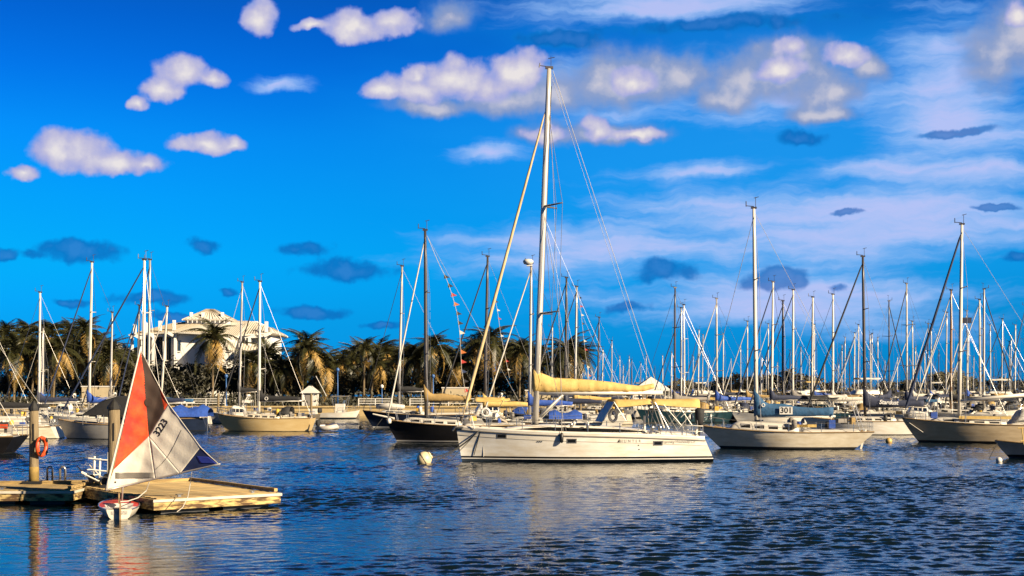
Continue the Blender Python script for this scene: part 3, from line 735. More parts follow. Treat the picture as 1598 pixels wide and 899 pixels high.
def dodger(root, x0, x1, w, z, h, m, name='dodger'):
    g = []
    for (x, hh) in ((x0, 0.0), (lerp(x0, x1, 0.35), h * 0.86), (lerp(x0, x1, 0.6), h), (x1, h * 0.97)):
        row = []
        for k in range(9):
            a = math.pi * k / 8; row.append(Vector((x, -math.cos(a) * w, z + hh * (0.25 + 0.75 * math.sin(a) ** 0.6) if hh else z)))
        g.append(row)
    return MB().sheet(g, 0.03).build(name, m, root, True)
def frames(root, segs, r_=0.022, m=SS, name='frame_tube'):
    for pts in segs: MB().tube(pts, r_, 5).build(name, m, root)
def ring_buoy(root, c, R, r_, m, M=None, name='life_ring'):
    b = MB(); rings = []
    for i in range(16):
        a = 2 * math.pi * i / 16; cc = Vector((math.cos(a) * R, 0, math.sin(a) * R)); ax = cc.normalized()
        rings.append([cc + ax * (math.cos(2 * math.pi * k / 8) * r_) + Vector((0, math.sin(2 * math.pi * k / 8) * r_, 0)) for k in range(8)])
    rings.append(rings[0])
    if M is not None: rings = [[M @ p for p in q] for q in rings]
    rings = [[p + Vector(c) for p in q] for q in rings]
    return b.loft(rings, True, False).build(name, m, root, True)
def sailboat(label, Y, mast, top, bow, stern, hullm, coverm=None, name='sailboat', group='sailboats moored in the harbour', lod=1, cat='sailboat', fb=None, boom=True,
             mm=None, fore_m=None, yaw=0.0, bottom=BOTBLK, stripe=None, bim=None, dod=None, boomz=None, boom_px=None, seed=0, masted=True, furl=None, foreR=None, cab=True, ovs=None, extra=None, ck_=1.25, cabh=None):
    s = F / Y; L = abs(stern - bow) / s; sgn = 1 if stern > bow else -1
    cx = (bow + stern) / 2; r = random.Random(seed * 13 + 5)
    root = thing(name, label, cat, (wx(cx, Y), Y, 0), yaw + (0 if sgn > 0 else math.pi), group)
    B = min(3.7, 0.30 * L + 0.2); fb = fb or 0.088 * L + 0.5
    H = Hull(L, B, fb, fb * 0.74, fb * 0.78, L * r.uniform(0.07, 0.13), ovs if ovs is not None else r.choice((0.25, 0.3, -0.7, -0.5)), r.uniform(0.6, 0.8))
    hull_parts(H, root, hullm, stripe or hullm, bottom, GELD, 0.06, 0.16, 18 if lod == 0 else 12, TEAK if lod == 0 else None)
    mxl = ((mast if masted else lerp(bow, stern, 0.4)) - cx) / s * sgn
    zd = H.deck_z(mxl); ch = cabh or r.uniform(0.36, 0.5)
    x0, x1 = mxl - 0.17 * L, min(mxl + 0.24 * L, L * 0.34)
    if cab:
        cm = GELD if hullm is not CREAM else BEIGE
        cabin(H, root, x0, x1, 0.66, ch, cm)
        nw = 4 if lod == 0 else 3
        for i in range(nw):
            a = lerp(x0 + 0.16 * (x1 - x0), x1 - 0.3, (i + 0.15) / nw); c = a + (x1 - x0) * (0.13 if lod == 0 else 0.16)
            cab_win(H, root, a, c, x0, x1, 0.66, ch, 0.36, 0.72, GLASS, sides=(-1, 1), frame=ALU if lod == 0 else None)
        cabin(H, root, x1 + 0.02, H.L / 2 - 0.08 * L, 0.78, 0.22, cm, 'coaming', front=0.05)
        if lod == 0:
            MB().box((x0 + 0.45 * (x1 - x0), 0, zd + ch + 0.08), (0.55, 0.55, 0.08)).build('hatch', GLASS, root)
    if masted:
        tp = wz(top[1], Y); lean = (top[0] - mast) / s * sgn
        mm = mm or r.choice((ALU, ALU, ALUW, ALU, ALUD)); rad = 0.105 if Y < 170 else 0.085 + 0.00008 * (Y - 170)
        rw = 0.009 + 0.00003 * Y
        fm = fore_m or r.choice((WIRED, WIREB, WIREW, WHTC, WIRED)); fu = furl if furl is not None else r.random() < 0.75
        sp = [zd + (tp - zd) * 0.5] if tp < 13.5 else [zd + (tp - zd) * 0.36, zd + (tp - zd) * 0.68]
        rig(root, mxl, zd + (ch if cab else 0), tp, lean, rad, mm, H.deck_z(mxl), (-L / 2 + 0.08, 0, H.fb + 0.1), (H.xs(H.fs) - 0.1, 0, H.fs), sp, rw, fm, foreR or (0.07 if fu else 0.02), beam=B * 0.42, furl=fu, wires=r.choice((WIRE, WIRE, WIRED)))
        if boom:
            bz = boomz if boomz is not None else zd + ch + r.uniform(0.75, 1.1); be = mxl + (L * r.uniform(0.36, 0.42) if boom_px is None else (boom_px - mast) / s * sgn)
            MB().tube([(mxl + rad, 0, bz), (be, 0, bz + 0.05)], 0.075, 6).build('boom', mm, root, True)
            if coverm is not None: cover(root, mxl - 0.16, be - 0.15, bz - 0.02, bz + 0.02, 0.56 * ck_, 0.30 * ck_, coverm, 0.5 * ck_, 0.24, seed=seed)
            MB().tube([(be - 0.3, 0, bz), (be - 0.2, 0.1, H.deck_z(be) + 0.2)], 0.02, 4).build('mainsheet', WIREW, root)
    if lod == 0 or r.random() < 0.7:
        rails(root, H, -L / 2 + 0.14 * L, L / 2 - 0.12 * L, 5 if lod == 0 else 4, 0.62, 0.016 if lod == 0 else 0.02)
    ck = x1 + 0.1
    if dod is not None: dodger(root, x1 - 0.25, x1 + 0.95, B * 0.33, H.deck_z(x1) + 0.2, 0.95, dod)
    if bim is not None:
        zb = H.deck_z(ck) + 1.95; xa, xe = ck + 0.8, min(L / 2 - 0.1, ck + 3.0)
        canopy(root, xa, xe, B * 0.36, zb, 0.16, bim, drop=0.14)
        frames(root, [[(lerp(xa, xe, 0.5), s_ * B * 0.36, H.deck_z(xe)), (xx, s_ * B * 0.36, zb)] for s_ in (-1, 1) for xx in (xa + 0.05, xe - 0.05)], 0.02)
    if lod in (0, 1):
        for i in range(r.randint(5, 9)):
            gx = r.uniform(x1 - 0.1 * L, L / 2 - 0.6); gy = r.uniform(-1, 1) * H.deck_w(gx) * 0.8; gz = H.deck_z(gx)
            gm = r.choice((BLKC, BLKC, WHITE, NAVC, GRYC, YELLOW, BLUC, TAND, RUBBER))
            if r.random() < 0.5: MB().box((gx, gy, gz + r.uniform(0.15, 0.75)), (r.uniform(.25, .7), r.uniform(.2, .5), r.uniform(.2, .5)), rz=r.uniform(0, 3)).build('deck_gear', gm, root)
            else: MB().lathe([(0.05, -0.3), (0.16, -0.25), (0.18, 0), (0.16, 0.25), (0.05, 0.3)], (gx, gy, gz + r.uniform(0.2, 0.7)), 8).build('deck_gear', gm, root, True)
        for i in range(0 if lod == 0 else 3):
            gx = r.uniform(-L * 0.1, L * 0.3); p_ = H.pt(H.t_at(gx), H.deck_z(gx) * 0.55, -1, 0.12)
            MB().lathe([(0.02, -0.3), (0.11, -0.24), (0.12, 0), (0.11, 0.24), (0.02, 0.3)], p_, 8).build('fender', r.choice((WHITE, NAVC, BLKC)), root, True)
    if extra: extra(root, H, mxl)
    return root, H, mxl
def motorboat(label, Y, bow, stern, style='cruiser', hullm=GEL, canv=None, name='motor_cruiser', group='motor boats in the marina', yaw=0.0, seed=0, cat='motor boat', hscale=1.0):
    s = F / Y; L = abs(stern - bow) / s; sgn = 1 if stern > bow else -1; r = random.Random(seed * 7 + 1)
    root = thing(name, label, cat, (wx((bow + stern) / 2, Y), Y, 0), yaw + (0 if sgn > 0 else math.pi), group)
    B = min(4.6, 0.30 * L + 0.5); fb = (0.11 * L + 0.55) * hscale
    H = Hull(L, B, fb, fb * 0.72, fb * 0.66, L * 0.11, 0.2, 0.9, 0.5, 0.82, 0.9)
    hull_parts(H, root, hullm, r.choice((STRIPE, BLUESTR, hullm)), BOTTOM, GELD, 0.08, 0.2, 14)
    if style in ('cruiser', 'flybridge'):
        h = 1.25 * hscale if style == 'cruiser' else 1.55 * hscale
        x0, x1 = -L * 0.22, L * 0.24
        cabin(H, root, x0, x1, 0.74, h, GEL, front=0.34, narrow=0.84)
        for a, c in ((0.30, 0.48), (0.51, 0.70), (0.73, 0.93)):
            cab_win(H, root, lerp(x0, x1, a), lerp(x0, x1, c), x0, x1, 0.74, h, 0.50, 0.80, GLASS, narrow=0.84)
        cabin(H, root, -L * 0.40, -L * 0.18, 0.55, 0.5, GELD, 'foredeck_trunk', front=0.5)
        zt = H.deck_z(0) + h
        if style == 'flybridge':
            cabin(H, root, x0 + 0.25 * (x1 - x0), x1 + 0.9, 0.62, 0.75, GEL, 'flybridge', front=0.2, z_off=h * 1.05)
            zz = zt + 2.6; xa, xb_ = x0 + 0.4 * (x1 - x0), x1 + 0.6
            canopy(root, xa, xb_, B * 0.32, zz, 0.15, canv or WHTC, 'bimini', drop=0.1)
            frames(root, [[(lerp(xa, xb_, .5), q * B * .32, zt + 0.6), (xx, q * B * .32, zz)] for q in (-1, 1) for xx in (xa + .05, xb_ - .05)], 0.03)
            MB().tube([(x1, 0, zz), (x1 + 0.1, 0, zz + 1.0)], 0.04, 5).build('antenna', WHITE, root)
        else:
            canopy(root, x1 - 0.3, L * 0.44, B * 0.36, zt + 0.55, 0.14, canv or WHTC, 'cockpit_canopy', drop=0.15)
            frames(root, [[(xx, q * B * .36, H.deck_z(xx)), (xx, q * B * .36, zt + 0.55)] for q in (-1, 1) for xx in (x1, L * 0.43)], 0.03)
            b = MB().tube([(x1 - 0.2, -B * .34, zt), (x1 + 0.3, -B * .3, zt + 1.0), (x1 + 0.3, B * .3, zt + 1.0), (x1 - 0.2, B * .34, zt)], 0.06, 6); b.build('radar_arch', WHITE, root)
            MB().lathe([(0.02, 0), (0.26, 0.02), (0.28, 0.12), (0.2, 0.22), (0.02, 0.25)], (x1 + 0.3, 0, zt + 1.05), 10).build('radar_dome', WHITE, root, True)
    elif style == 'ttop':
        x0, x1 = -L * 0.08, L * 0.12
        MB().box((0, 0, H.deck_z(0) + 0.55), (1.1, 0.9, 1.15)).build('console', GEL, root)
        MB().box((-0.5, 0, H.deck_z(0) + 1.35), (0.06, 0.9, 0.5), M=Matrix.Rotation(-0.3, 3, 'Y')).build('windscreen', BGLASS, root)
        zt = H.deck_z(0) + 2.1
        canopy(root, -1.3, 1.2, B * 0.34, zt, 0.08, canv or GRYC, 't_top')
        frames(root, [[(xx * 0.6, q * 0.5, H.deck_z(0)), (xx, q * B * .3, zt)] for q in (-1, 1) for xx in (-1.1, 1.0)], 0.04)
        for q in (-0.35, 0.35):
            MB().lathe([(0.05, 0), (0.2, 0.08), (0.22, 0.4), (0.14, 0.62), (0.02, 0.66)], (L / 2 + 0.15, q, 0.75), 8).build('outboard', BLKC, root, True)
        b = MB().tube([(x1 + 1.2, 0, zt), (x1 + 2.6, 0, zt + 2.6)], 0.03, 4); b.build('outrigger', WHITE, root)
    elif style == 'covered':
        g = []
        for i in range(9):
            u = i / 8; x = lerp(-L * 0.36, L * 0.46, u); w = H.deck_w(x) * 0.97; hh = 0.35 + 0.75 * math.sin(min(1, u * 1.25) * math.pi) ** 0.8 * hscale
            g.append([Vector((x, -math.cos(math.pi * k / 10) * w, H.deck_z(x) - 0.05 + hh * math.sin(math.pi * k / 10) ** 0.8)) for k in range(11)])
        MB().loft(g, closed=False, caps=False).build('cover', canv or BLUC, root, True)
    elif style == 'open':
        MB().tube([(x, -(H.deck_w(x) - 0.05), H.deck_z(x) + 0.02) for x in [lerp(-L / 2 + 0.1, L / 2 - 0.3, i / 12) for i in range(13)]], 0.05, 5).build('gunwale', TEAK, root)
        MB().tube([(x, (H.deck_w(x) - 0.05), H.deck_z(x) + 0.02) for x in [lerp(-L / 2 + 0.1, L / 2 - 0.3, i / 12) for i in range(13)]], 0.05, 5).build('gunwale', TEAK, root)
        for xx in (-0.1 * L, 0.15 * L): MB().box((xx, 0, H.deck_z(xx) + 0.12), (0.35, B * 0.75, 0.08)).build('thwart', TEAK, root)
    if style != 'open':
        rails(root, H, -L * 0.33, L * 0.02, 4, 0.6, 0.02, pushpit=False)
    return root
# ------------------------------------------------------------------ the big cream yacht in the middle
def hero():
    S = F / 71.8; cx = 913.0; Yc = 73.6
    X = lambda px: (px - cx) / S
    Z = lambda py: (722 - py) / S
    root = thing('sailing_yacht', 'largest yacht in the middle, white hull, tan boom cover and tan cockpit canopies', 'sailboat', (wx(cx, 71.8) * 1.0, Yc, 0), math.radians(6))
    L = (1116 - 710) / S
    H = Hull(L, 4.2, 1.84, 1.50, 1.26, 0.30, 0.62, 0.86, 0.62, 0.90, 0.35)
    RUB = mat('grey rub strake', (0.30, 0.27, 0.23), 0.5, var=0.15)
    hull_parts(H, root, GEL, STRIPE, BOTTOM, GELD, 0.215, 0.305, 34, z0=0.15)
    # white line under the black stripe
    b = MB(); b.loft([[H.pt(i / 30, 0.155, -1, 0.006), H.pt(i / 30, 0.208, -1, 0.006)] for i in range(31)], closed=False, caps=False)
    b.loft([[H.pt(i / 30, 0.208, 1, 0.006), H.pt(i / 30, 0.155, 1, 0.006)] for i in range(31)], closed=False, caps=False)
    b.build('white_waterline_stripe', WHITE, root, True)
    for s in (-1, 1):
        MB().tube([H.pt(i / 30, H.sheer(i / 30) - 0.10, s, 0.012) for i in range(31)], 0.042, 6).build('rub_strake', RUB, root, True)
        MB().tube([H.pt(i / 30, H.sheer(i / 30) - 0.40, s, 0.0) for i in range(31)], 0.016, 4).build('hull_groove', INKG, root, True)
        MB().loft([[H.pt(i / 30, H.sheer(i / 30) - 0.03, s, -0.005), H.pt(i / 30, H.sheer(i / 30) - 0.03, s, -0.03) + Vector((0, 0, 0.14)), H.pt(i / 30, H.sheer(i / 30) - 0.03, s, -0.12) + Vector((0, 0, 0.16)), H.pt(i / 30, H.sheer(i / 30) - 0.03, s, -0.16)] for i in range(31)], True, True).build('bulwark', GEL, root, True)
    def on_hull(x, z, s=-1, out=0.012):
        t0 = H.t_at(x)
        lo, hi = 0.0, 1.0
        for _ in range(24):
            m_ = (lo + hi) / 2
            if H.pt(m_, z).x < x: lo = m_
            else: hi = m_
        return H.pt((lo + hi) / 2, z, s, out)
    for px, py in ((779, 681), (886, 688), (1022, 692)):
        for nm, w, h_, o, m_ in (('porthole', 0.20, 0.075, 0.022, GLASS),):
            x = X(px); z = Z(py)
            p = MB().add([on_hull(x - w, z - h_, out=o), on_hull(x + w, z - h_, out=o), on_hull(x + w, z + h_, out=o), on_hull(x - w, z + h_, out=o)], [(0, 1, 2, 3)]).build(nm, m_, root)
            fr_ = MB(); a = [on_hull(x + i * (w + .06), z + j * (h_ + .05), out=0.015) for i, j in ((-1, -1), (1, -1), (1, 1), (-1, 1))]; c = [q + Vector((0, 0.06, 0)) for q in a]
            fr_.add(a + c, [(0, 1, 2, 3)] + [(i, (i + 1) % 4, (i + 1) % 4 + 4, i + 4) for i in range(4)]); fr_.build('frame', SS, p)
    put_text('maker_lettering', 'HUNTER', 0.20, lambda u, v: on_hull(X(978) + u, Z(688.5) + v, out=0.012), INKG, root, space=1.7)
    MB().add([on_hull(X(957), Z(690)), on_hull(X(961), Z(690)), on_hull(X(960.5), Z(685))], [(0, 1, 2)]).build('maker_emblem', INK, root)
    put_text('name_lettering', 'Improving Wednesday Co', 0.21, lambda u, v: on_hull(X(1055) + u, Z(690) + v, out=0.012), INKG, root, shear=0.35, space=0.82)
    for k in range(3): MB().box(on_hull(X(834 + 3 * k), Z(689), out=0.0), (0.05, 0.05, 0.05)).build('vent', INK, root)
    for px, py in ((991, 695), (992, 701.5)): MB().box(on_hull(X(px), Z(py), out=0.0), (0.06, 0.04, 0.05)).build('outlet', INK, root)
    # deck house
    x0, x1 = X(770), X(1012); wf = 0.64; ch = 0.46
    cabin(H, root, x0, x1, wf, ch, GEL, front=0.42, back=0.3, narrow=0.72)
    for s in (-1, 1):       # one long lens-shaped window each side
        b = MB(); n = 24; g = []
        for i in range(n + 1):
            u = i / n; x = lerp(X(790), X(1007), u); e = math.sin(u * math.pi) ** 0.7
            w = min(H.deck_w(x) * wf, H.deck_w((x0 + x1) / 2) * wf * 1.05); k = min(1, (x - x0) / (x1 - x0) / 0.42); k = math.sin(k * math.pi / 2) ** 0.8
            zb = H.deck_z(x) - 0.03; hh = ch * k
            pr = lambda f_: Vector((x, s * (w * (0.985 + (0.78 - 0.985) * max(0, f_ - 0.3) / 0.52) + 0.014), zb + f_ * hh))
            g.append([pr(0.56 - 0.24 * e), pr(0.56 + 0.22 * e)])
        b.loft(g, closed=False, caps=False); b.build('window', GLASS, root)
    cabin(H, root, X(1008), X(1092), 0.80, 0.30, GEL, 'cockpit_coaming', front=0.15, back=0.25)
    for px in (878, 905, 930): MB().box((X(px), -0.5, H.deck_z(X(px)) + ch + 0.02), (0.5, 0.5, 0.07)).build('hatch', GLASS, root)
    for px in (895, 916): MB().lathe([(0.06, 0), (0.07, 0.1), (0.13, 0.16), (0.02, 0.26)], (X(px), -0.7, H.deck_z(X(px)) + 0.42), 8).build('vent_cowl', WHITE, root, True)
    # rig
    mb, mt = X(836), X(858); zb, top = Z(657), Z(96)
    MST = mat('hero spar', (0.66, 0.62, 0.56), 0.38, metal=0.35, var=0.10, vscale=1.2, stretch=(1, 1, 0.25))
    def mp(z): return Vector((lerp(mb, mt, (z - zb) / (top - zb)), 0, z))
    MB().tube([mp(lerp(zb - 0.3, top, u)) for u in (0, 0.25, 0.5, 0.75, 0.92, 1)], [0.125, 0.125, 0.12, 0.115, 0.10, 0.085], 12, flat=1.35).build('mast', MST, root, True)
    MB().tube([mp(lerp(zb, top, u)) + Vector((0.16, 0, 0)) for u in (0.1, 0.95)], 0.018, 4).build('sail_track', INK, root)
    MB().lathe([(0.26, 0), (0.26, 0.1), (0.2, 0.16)], (mb, 0, zb - 0.35), 10).build('mast_collar', RUBBER, root)
    DK = mat('grey spreader', (0.20, 0.19, 0.18), 0.4, metal=0.4, var=0.1)
    sps = []
    for py in (316, 487):
        z = Z(py)
        for s in (-1, 1):
            tip = mp(z) + Vector((0.86, s * (1.45 if py > 400 else 1.15), 0.06)); sps.append((s, tip))
            MB().tube([mp(z), tip], [0.06, 0.035], 6, flat=1.5).build('spreader', DK, root, True)
    for s in (-1, 1):
        tips = [t_ for q, t_ in sps if q == s]
        ch_ = Vector((X(872), s * (H.deck_w(X(872)) - 0.25), H.deck_z(X(872))))
        MB().tube([ch_, tips[1], tips[0], mp(top * 0.90)], 0.013, 4).build('shroud', WIRE, root)
        MB().tube([ch_ + Vector((0.25, 0, 0)), mp(Z(490))], 0.012, 4).build('lower_shroud', WIRE, root)
        MB().tube([tips[1], mp(Z(320))], 0.012, 4).build('diagonal_shroud', WIRE, root)
    fa, fc = mp(Z(168)) + Vector((-0.15, 0, 0)), Vector((X(717), 0, Z(662)))
    MB().tube([mp(Z(150)), fa], 0.02, 4).build('forestay', WIRE, root)
    MB().tube([lerp(fa, fc, u) for u in (0, 0.03, 0.2, 0.5, 0.8, 0.92, 0.95, 1)], [0.02, 0.05, 0.07, 0.085, 0.095, 0.09, 0.03, 0.03], 8).build('furled_jib', mat('tan furled jib', (0.60, 0.45, 0.24), 0.8, var=0.2, vscale=2, stretch=(1, 1, 0.4), bump=0.03, bscale=4), root, True)
    MB().lathe([(0.05, 0), (0.16, 0.03), (0.16, 0.07), (0.08, 0.10), (0.08, 0.2), (0.16, 0.23), (0.16, 0.27), (0.04, 0.3)], fc + Vector((0.03, 0, 0.12)), 10).build('furler_drum', ALUD, root, True)
    bs = Vector((X(1046), 0, Z(640)))
    MB().tube([mp(top) + Vector((0.2, 0, -0.1)), bs], 0.014, 4).build('backstay', WIREW, root)
    for s in (-1, 1): MB().tube([bs, (X(1080), s * 1.2, H.fs + 0.05)], 0.012, 4).build('backstay_bridle', WIREW, root)
    MB().tube([mp(top * 0.985) + Vector((0.1, -0.05, 0)), (X(1027), -0.1, Z(606))], 0.009, 4).build('topping_lift', WIREW, root)
    MB().tube([mp(top * 0.93) + Vector((0.1, 0.05, 0)), (X(874), -1.6, H.deck_z(X(874)))], 0.008, 4).build('halyard', WIREW, root)
    b = MB(); T = mp(top)
    b.box(T + Vector((0, 0, 0.05)), (0.42, 0.14, 0.14)); b.tube([T + Vector((0, 0, 0.1)), T + Vector((-0.55, 0, 0.16))], 0.025, 5); b.tube([T + Vector((-0.55, 0, 0.05)), T + Vector((-0.5, 0, 0.3))], 0.03, 5)
    b.tube([T + Vector((0.1, 0, 0.1)), T + Vector((0.1, 0, 0.7))], 0.012, 4); b.tube([T + Vector((-0.05, 0, 0.55)), T + Vector((0.3, 0, 0.62))], 0.02, 4); b.build('masthead_gear', ALUD, root)
    # boom, cover, vang
    bz = Z(614); bx0, bx1 = X(842), X(1042)
    MB().tube([(bx0, 0, bz), (bx1, 0, bz + 0.04)], 0.115, 8, flat=0.8).build('boom', WHITE, root, True)
    n = 40; sides = 16; r = random.Random(5); rings = []
    tops = [(832, 577), (841, 576), (850, 583), (862, 589), (880, 590), (920, 592), (960, 596), (985, 600), (1005, 602), (1020, 599), (1028, 598)]
    bots = [(832, 612), (850, 613), (900, 612.5), (960, 612), (990, 613), (1010, 612), (1028, 606)]
    def itp(tab, px):
        for (a, b_), (c, d) in zip(tab, tab[1:]):
            if a <= px <= c: return lerp(b_, d, (px - a) / (c - a))
        return tab[-1][1]
    for i in range(n + 1):
        px = lerp(832, 1028, i / n); zt, zl = Z(itp(tops, px)), Z(itp(bots, px)); u = i / n; w = lerp(0.27, 0.13, u) * (1.0 if i not in (0, n) else 0.8)
        wr = 0.03 * math.sin(i * 2.1) + 0.02 * math.sin(i * 5.3)
        ring = []
        for k in range(sides):
            a = 2 * math.pi * k / sides; hh = (zt - zl) / 2
            rr = 1 + 0.07 * math.sin(4 * a + i * 0.8) * (0.4 + u)
            ring.append(Vector((X(px) + 0.05 * math.sin(a + i) - 0.06 * math.sin(a) * (u < 0.1), math.cos(a) * (w + wr) * rr * (1 - 0.45 * max(0, math.sin(a))), (zt + zl) / 2 + math.sin(a) * hh * (1 + 0.02 * math.sin(i * 1.7)))))
        rings.append(ring)
    cv = MB().loft(rings).build('sail_cover', TANC, root, True)
    for px in (845, 868, 905, 945, 985):
        a, c = Z(itp(tops, px)), Z(itp(bots, px)); MB().tube([(X(px), -lerp(0.25, 0.12, (px - 832) / 196), (a + c) / 2 - 0.2), (X(px + 1), -0.05, a + 0.02)], 0.012, 4).build('cover_tie', TAND, cv)
    MB().tube([(X(843), 0, Z(651)), (X(881), 0, bz - 0.05)], [0.07, 0.05], 8).build('boom_vang', ALUW, root, True)
    MB().tube([(X(846), 0.1, Z(654)), (X(884), 0.05, bz - 0.05)], 0.018, 4).build('vang_tackle', WIREW, root)
    MB().tube([(X(1030), 0, bz), (X(1024), 0, Z(660))], 0.025, 5).build('mainsheet', WIREW, root)
    for px in (893, 910, 967): MB().tube([mp(Z(330)), (X(px), 0.15, Z(itp(tops, px)))], 0.006, 3).build('lazy_jack', WIRE, root)
    # canopies
    yw = 1.45
    def awn(xa, xb_, za, zb_, nm, m, dropa, dropb, crown=0.14):
        g = []
        for i in range(9):
            u = i / 8; row = []
            for j in range(13):
                v = j / 12 * 2 - 1; dr = lerp(dropa, dropb, u)
                z = lerp(za, zb_, u) + crown * (1 - abs(v) ** 3) - dr * max(0, (abs(v) - 0.78) / 0.22) - 0.03 * math.sin(u * math.pi)
                y = v * yw if abs(v) < 0.78 else (0.78 + (abs(v) - 0.78) * 0.35) * yw * (1 if v > 0 else -1)
                row.append(Vector((lerp(xa, xb_, u) + (dr * 0.25 if abs(v) > 0.95 and i == 0 else 0), y, z)))
            g.append(row)
        return MB().sheet(g, 0.03).build(nm, m, root, True)
    awn(X(957), X(1017), Z(627.5), Z(627), 'dodger_top', TANC, 0.28, 0.10)
    awn(X(1019), X(1095), Z(626.5), Z(626.5), 'bimini', TANC, 0.16, 0.34)
    ws = MB().add([(X(938), -1.2, Z(659)), (X(957), -1.1, Z(627)), (X(957), 1.1, Z(627)), (X(938), 1.2, Z(659))], [(0, 1, 2, 3), (3, 2, 1, 0)])
    ws = MB().sheet([[Vector((X(938), y, Z(659))) for y in (-1.2, -.4, .4, 1.2)], [Vector((X(948), y * .97, Z(641))) for y in (-1.2, -.4, .4, 1.2)], [Vector((X(957.5), y * .93, Z(627.5))) for y in (-1.2, -.4, .4, 1.2)]], 0.02).build('dodger_window', mat('smoked vinyl', (0.03, 0.05, 0.08), 0.4, var=0.3), root)
    fs_ = []
    for s in (-1, 1):
        y = s * 1.22
        for (pa, qa), (pb_, qb) in (((956, 627), (975, 658)), ((940, 657), (956, 627)), ((984, 636), (992, 661)), ((1016, 626), (1030, 668)), ((1022, 628), (1043, 670)), ((1036, 632), (1066, 668)), ((1062, 636), (1080, 664)), ((1090, 635), (1060, 668)), ((1080, 636), (1062, 652)), ((1088, 636), (1090, 672))):
            fs_.append([(X(pa), y, Z(qa)), (X(pb_), s * 1.45, Z(qb))])
    frames(root, fs_, 0.021, mat('dull stainless', (0.42, 0.40, 0.37), 0.4, metal=0.5, var=0.1))
    frames(root, [[(X(1024), -1.2, Z(630)), (X(1036), -1.35, Z(669))]], 0.045, WHITE, 'canopy_post')
    frames(root, [[(X(1014), 0.2, Z(678)), (X(1014), 0.2, Z(650))]], 0.07, WHITE, 'steering_pedestal')
    w_ = ring_buoy(root, (X(1020), 0.2, Z(652)), 0.42, 0.02, SS, Matrix.Rotation(1.4, 3, 'Z'), 'steering_wheel')
    ring_buoy(root, (X(966), 0.9, Z(650)), 0.32, 0.08, WHITE, Matrix.Rotation(0.7, 3, 'Z'), 'life_ring')
    # rails
    rails(root, H, X(760), X(1062), 7, 0.66, 0.018)
    b = MB()
    for px in (990, 1018, 1035, 1060):
        y = -(H.deck_w(X(px)) - 0.1); z = H.deck_z(X(px))
        b.tube([(X(px), y, z), (X(px + 1), y, z + 0.6), (X(px + 7), y, z + 0.6), (X(px + 9), y, z)], 0.018, 5)
    b.build('gate_rail', SS, root)
    for px in (847, 873): MB().lathe([(0.09, 0), (0.08, 0.12), (0.11, 0.2), (0.05, 0.22)], (X(px) + 1.4, -1.3, H.deck_z(X(px)) + 0.3), 8).build('winch', SS, root, True)
    for px in (1016, 1028): MB().lathe([(0.12, 0), (0.1, 0.14), (0.14, 0.26), (0.05, 0.28)], (X(px), -1.5, H.deck_z(X(px)) + 0.28), 8).build('winch', SS, root, True)
    # outboard on the rail, horseshoe buoy, stern gear
    o = MB(); ox, oy = X(1094), -1.2
    o.lathe([(0.05, 0.50), (0.23, 0.46), (0.27, 0.25), (0.26, -0.1), (0.2, -0.34), (0.12, -0.42)], (ox, oy, Z(652)), 10)
    om = o.build('outboard', BLKC, root, True)
    MB().tube([(ox, oy, Z(662)), (ox - 0.05, oy, Z(683))], [0.1, 0.07], 6).build('shaft', RUBBER, om)
    MB().box((ox - 0.18, oy, Z(676)), (0.12, 0.3, 0.4)).build('bracket', WHITE, om)
    b = MB()
    for k in range(3): b.tube([(ox - 0.35, oy, H.fs - 0.1), (ox - 0.35 + 0.28 * math.cos(k * 2.1 + .5), oy, H.fs - 0.1 + 0.22 * math.sin(k * 2.1 + .5))], [0.06, 0.03], 5)
    b.build('propeller', INK, om)
    # mooring gear at the bow
    MB().tube([(X(720), -0.25, Z(668)), (X(708), -0.1, Z(668)), (X(704), 0, Z(673))], 0.06, 6).build('bow_roller', SS, root)
    def sagline(a, c, sag, r_, nm, m):
        a, c = Vector(a), Vector(c); MB().tube([lerp(a, c, i / 12) - Vector((0, 0, sag * 4 * (i / 12) * (1 - i / 12))) for i in range(13)], r_, 5).build(nm, m, root)
    p = on_hull(X(744), H.sheer(0.08) - 0.08, out=0.03)
    sagline(p, (X(664), -1.0, 0.20), 0.28, 0.028, 'mooring_line', RUBBER)
    sagline(p + Vector((0.06, 0, 0)), (X(676), -1.1, 0.10), 0.14, 0.028, 'mooring_line', RUBBER)
    sagline(p, (X(690), -1.6, -0.05), 0.05, 0.022, 'mooring_line', RUBBER)
    sagline(p + Vector((0.1, 0, 0)), on_hull(X(737), Z(712), out=0.05), 0.0, 0.022, 'snubber_line', RUBBER)
    sagline(p + Vector((0.22, 0, 0.1)), on_hull(X(752), Z(714), out=0.03), 0.0, 0.016, 'white_line', WIREW)
    fd = on_hull(X(870), Z(683), out=0.1); MB().lathe([(0.02, -0.28), (0.09, -0.22), (0.10, 0), (0.09, 0.22), (0.02, 0.28)], fd, 8).build('fender', INK, root, True)
    MB().tube([fd + Vector((0, 0, 0.25)), fd + Vector((0, 0.15, 1.0))], 0.012, 4).build('fender_line', WIREW, root)
    for px in (800, 842): MB().box((X(px), 0.6, H.deck_z(X(px)) + 0.12), (0.5, 0.3, 0.16)).build('cleat_box', GELD, root)
    # striped flag on the pulpit
    fl = MB()
    for i in range(6): fl.sheet([[Vector((X(771) + j * 0.10 + i * 0.055, -0.4 - 0.04 * math.sin(j * 1.3), Z(640) - 0.42 * j * .35 - i * 0.028)) for j in range(5)], [Vector((X(771) + j * 0.10 + i * 0.055 + 0.04, -0.4 - 0.04 * math.sin(j * 1.3), Z(640) - 0.42 * j * .35 - i * 0.028 - 0.02)) for j in range(5)]], 0.012, i % 2)
    fl.build('bow_cloth', [WHITE, TAND], root)
hero()
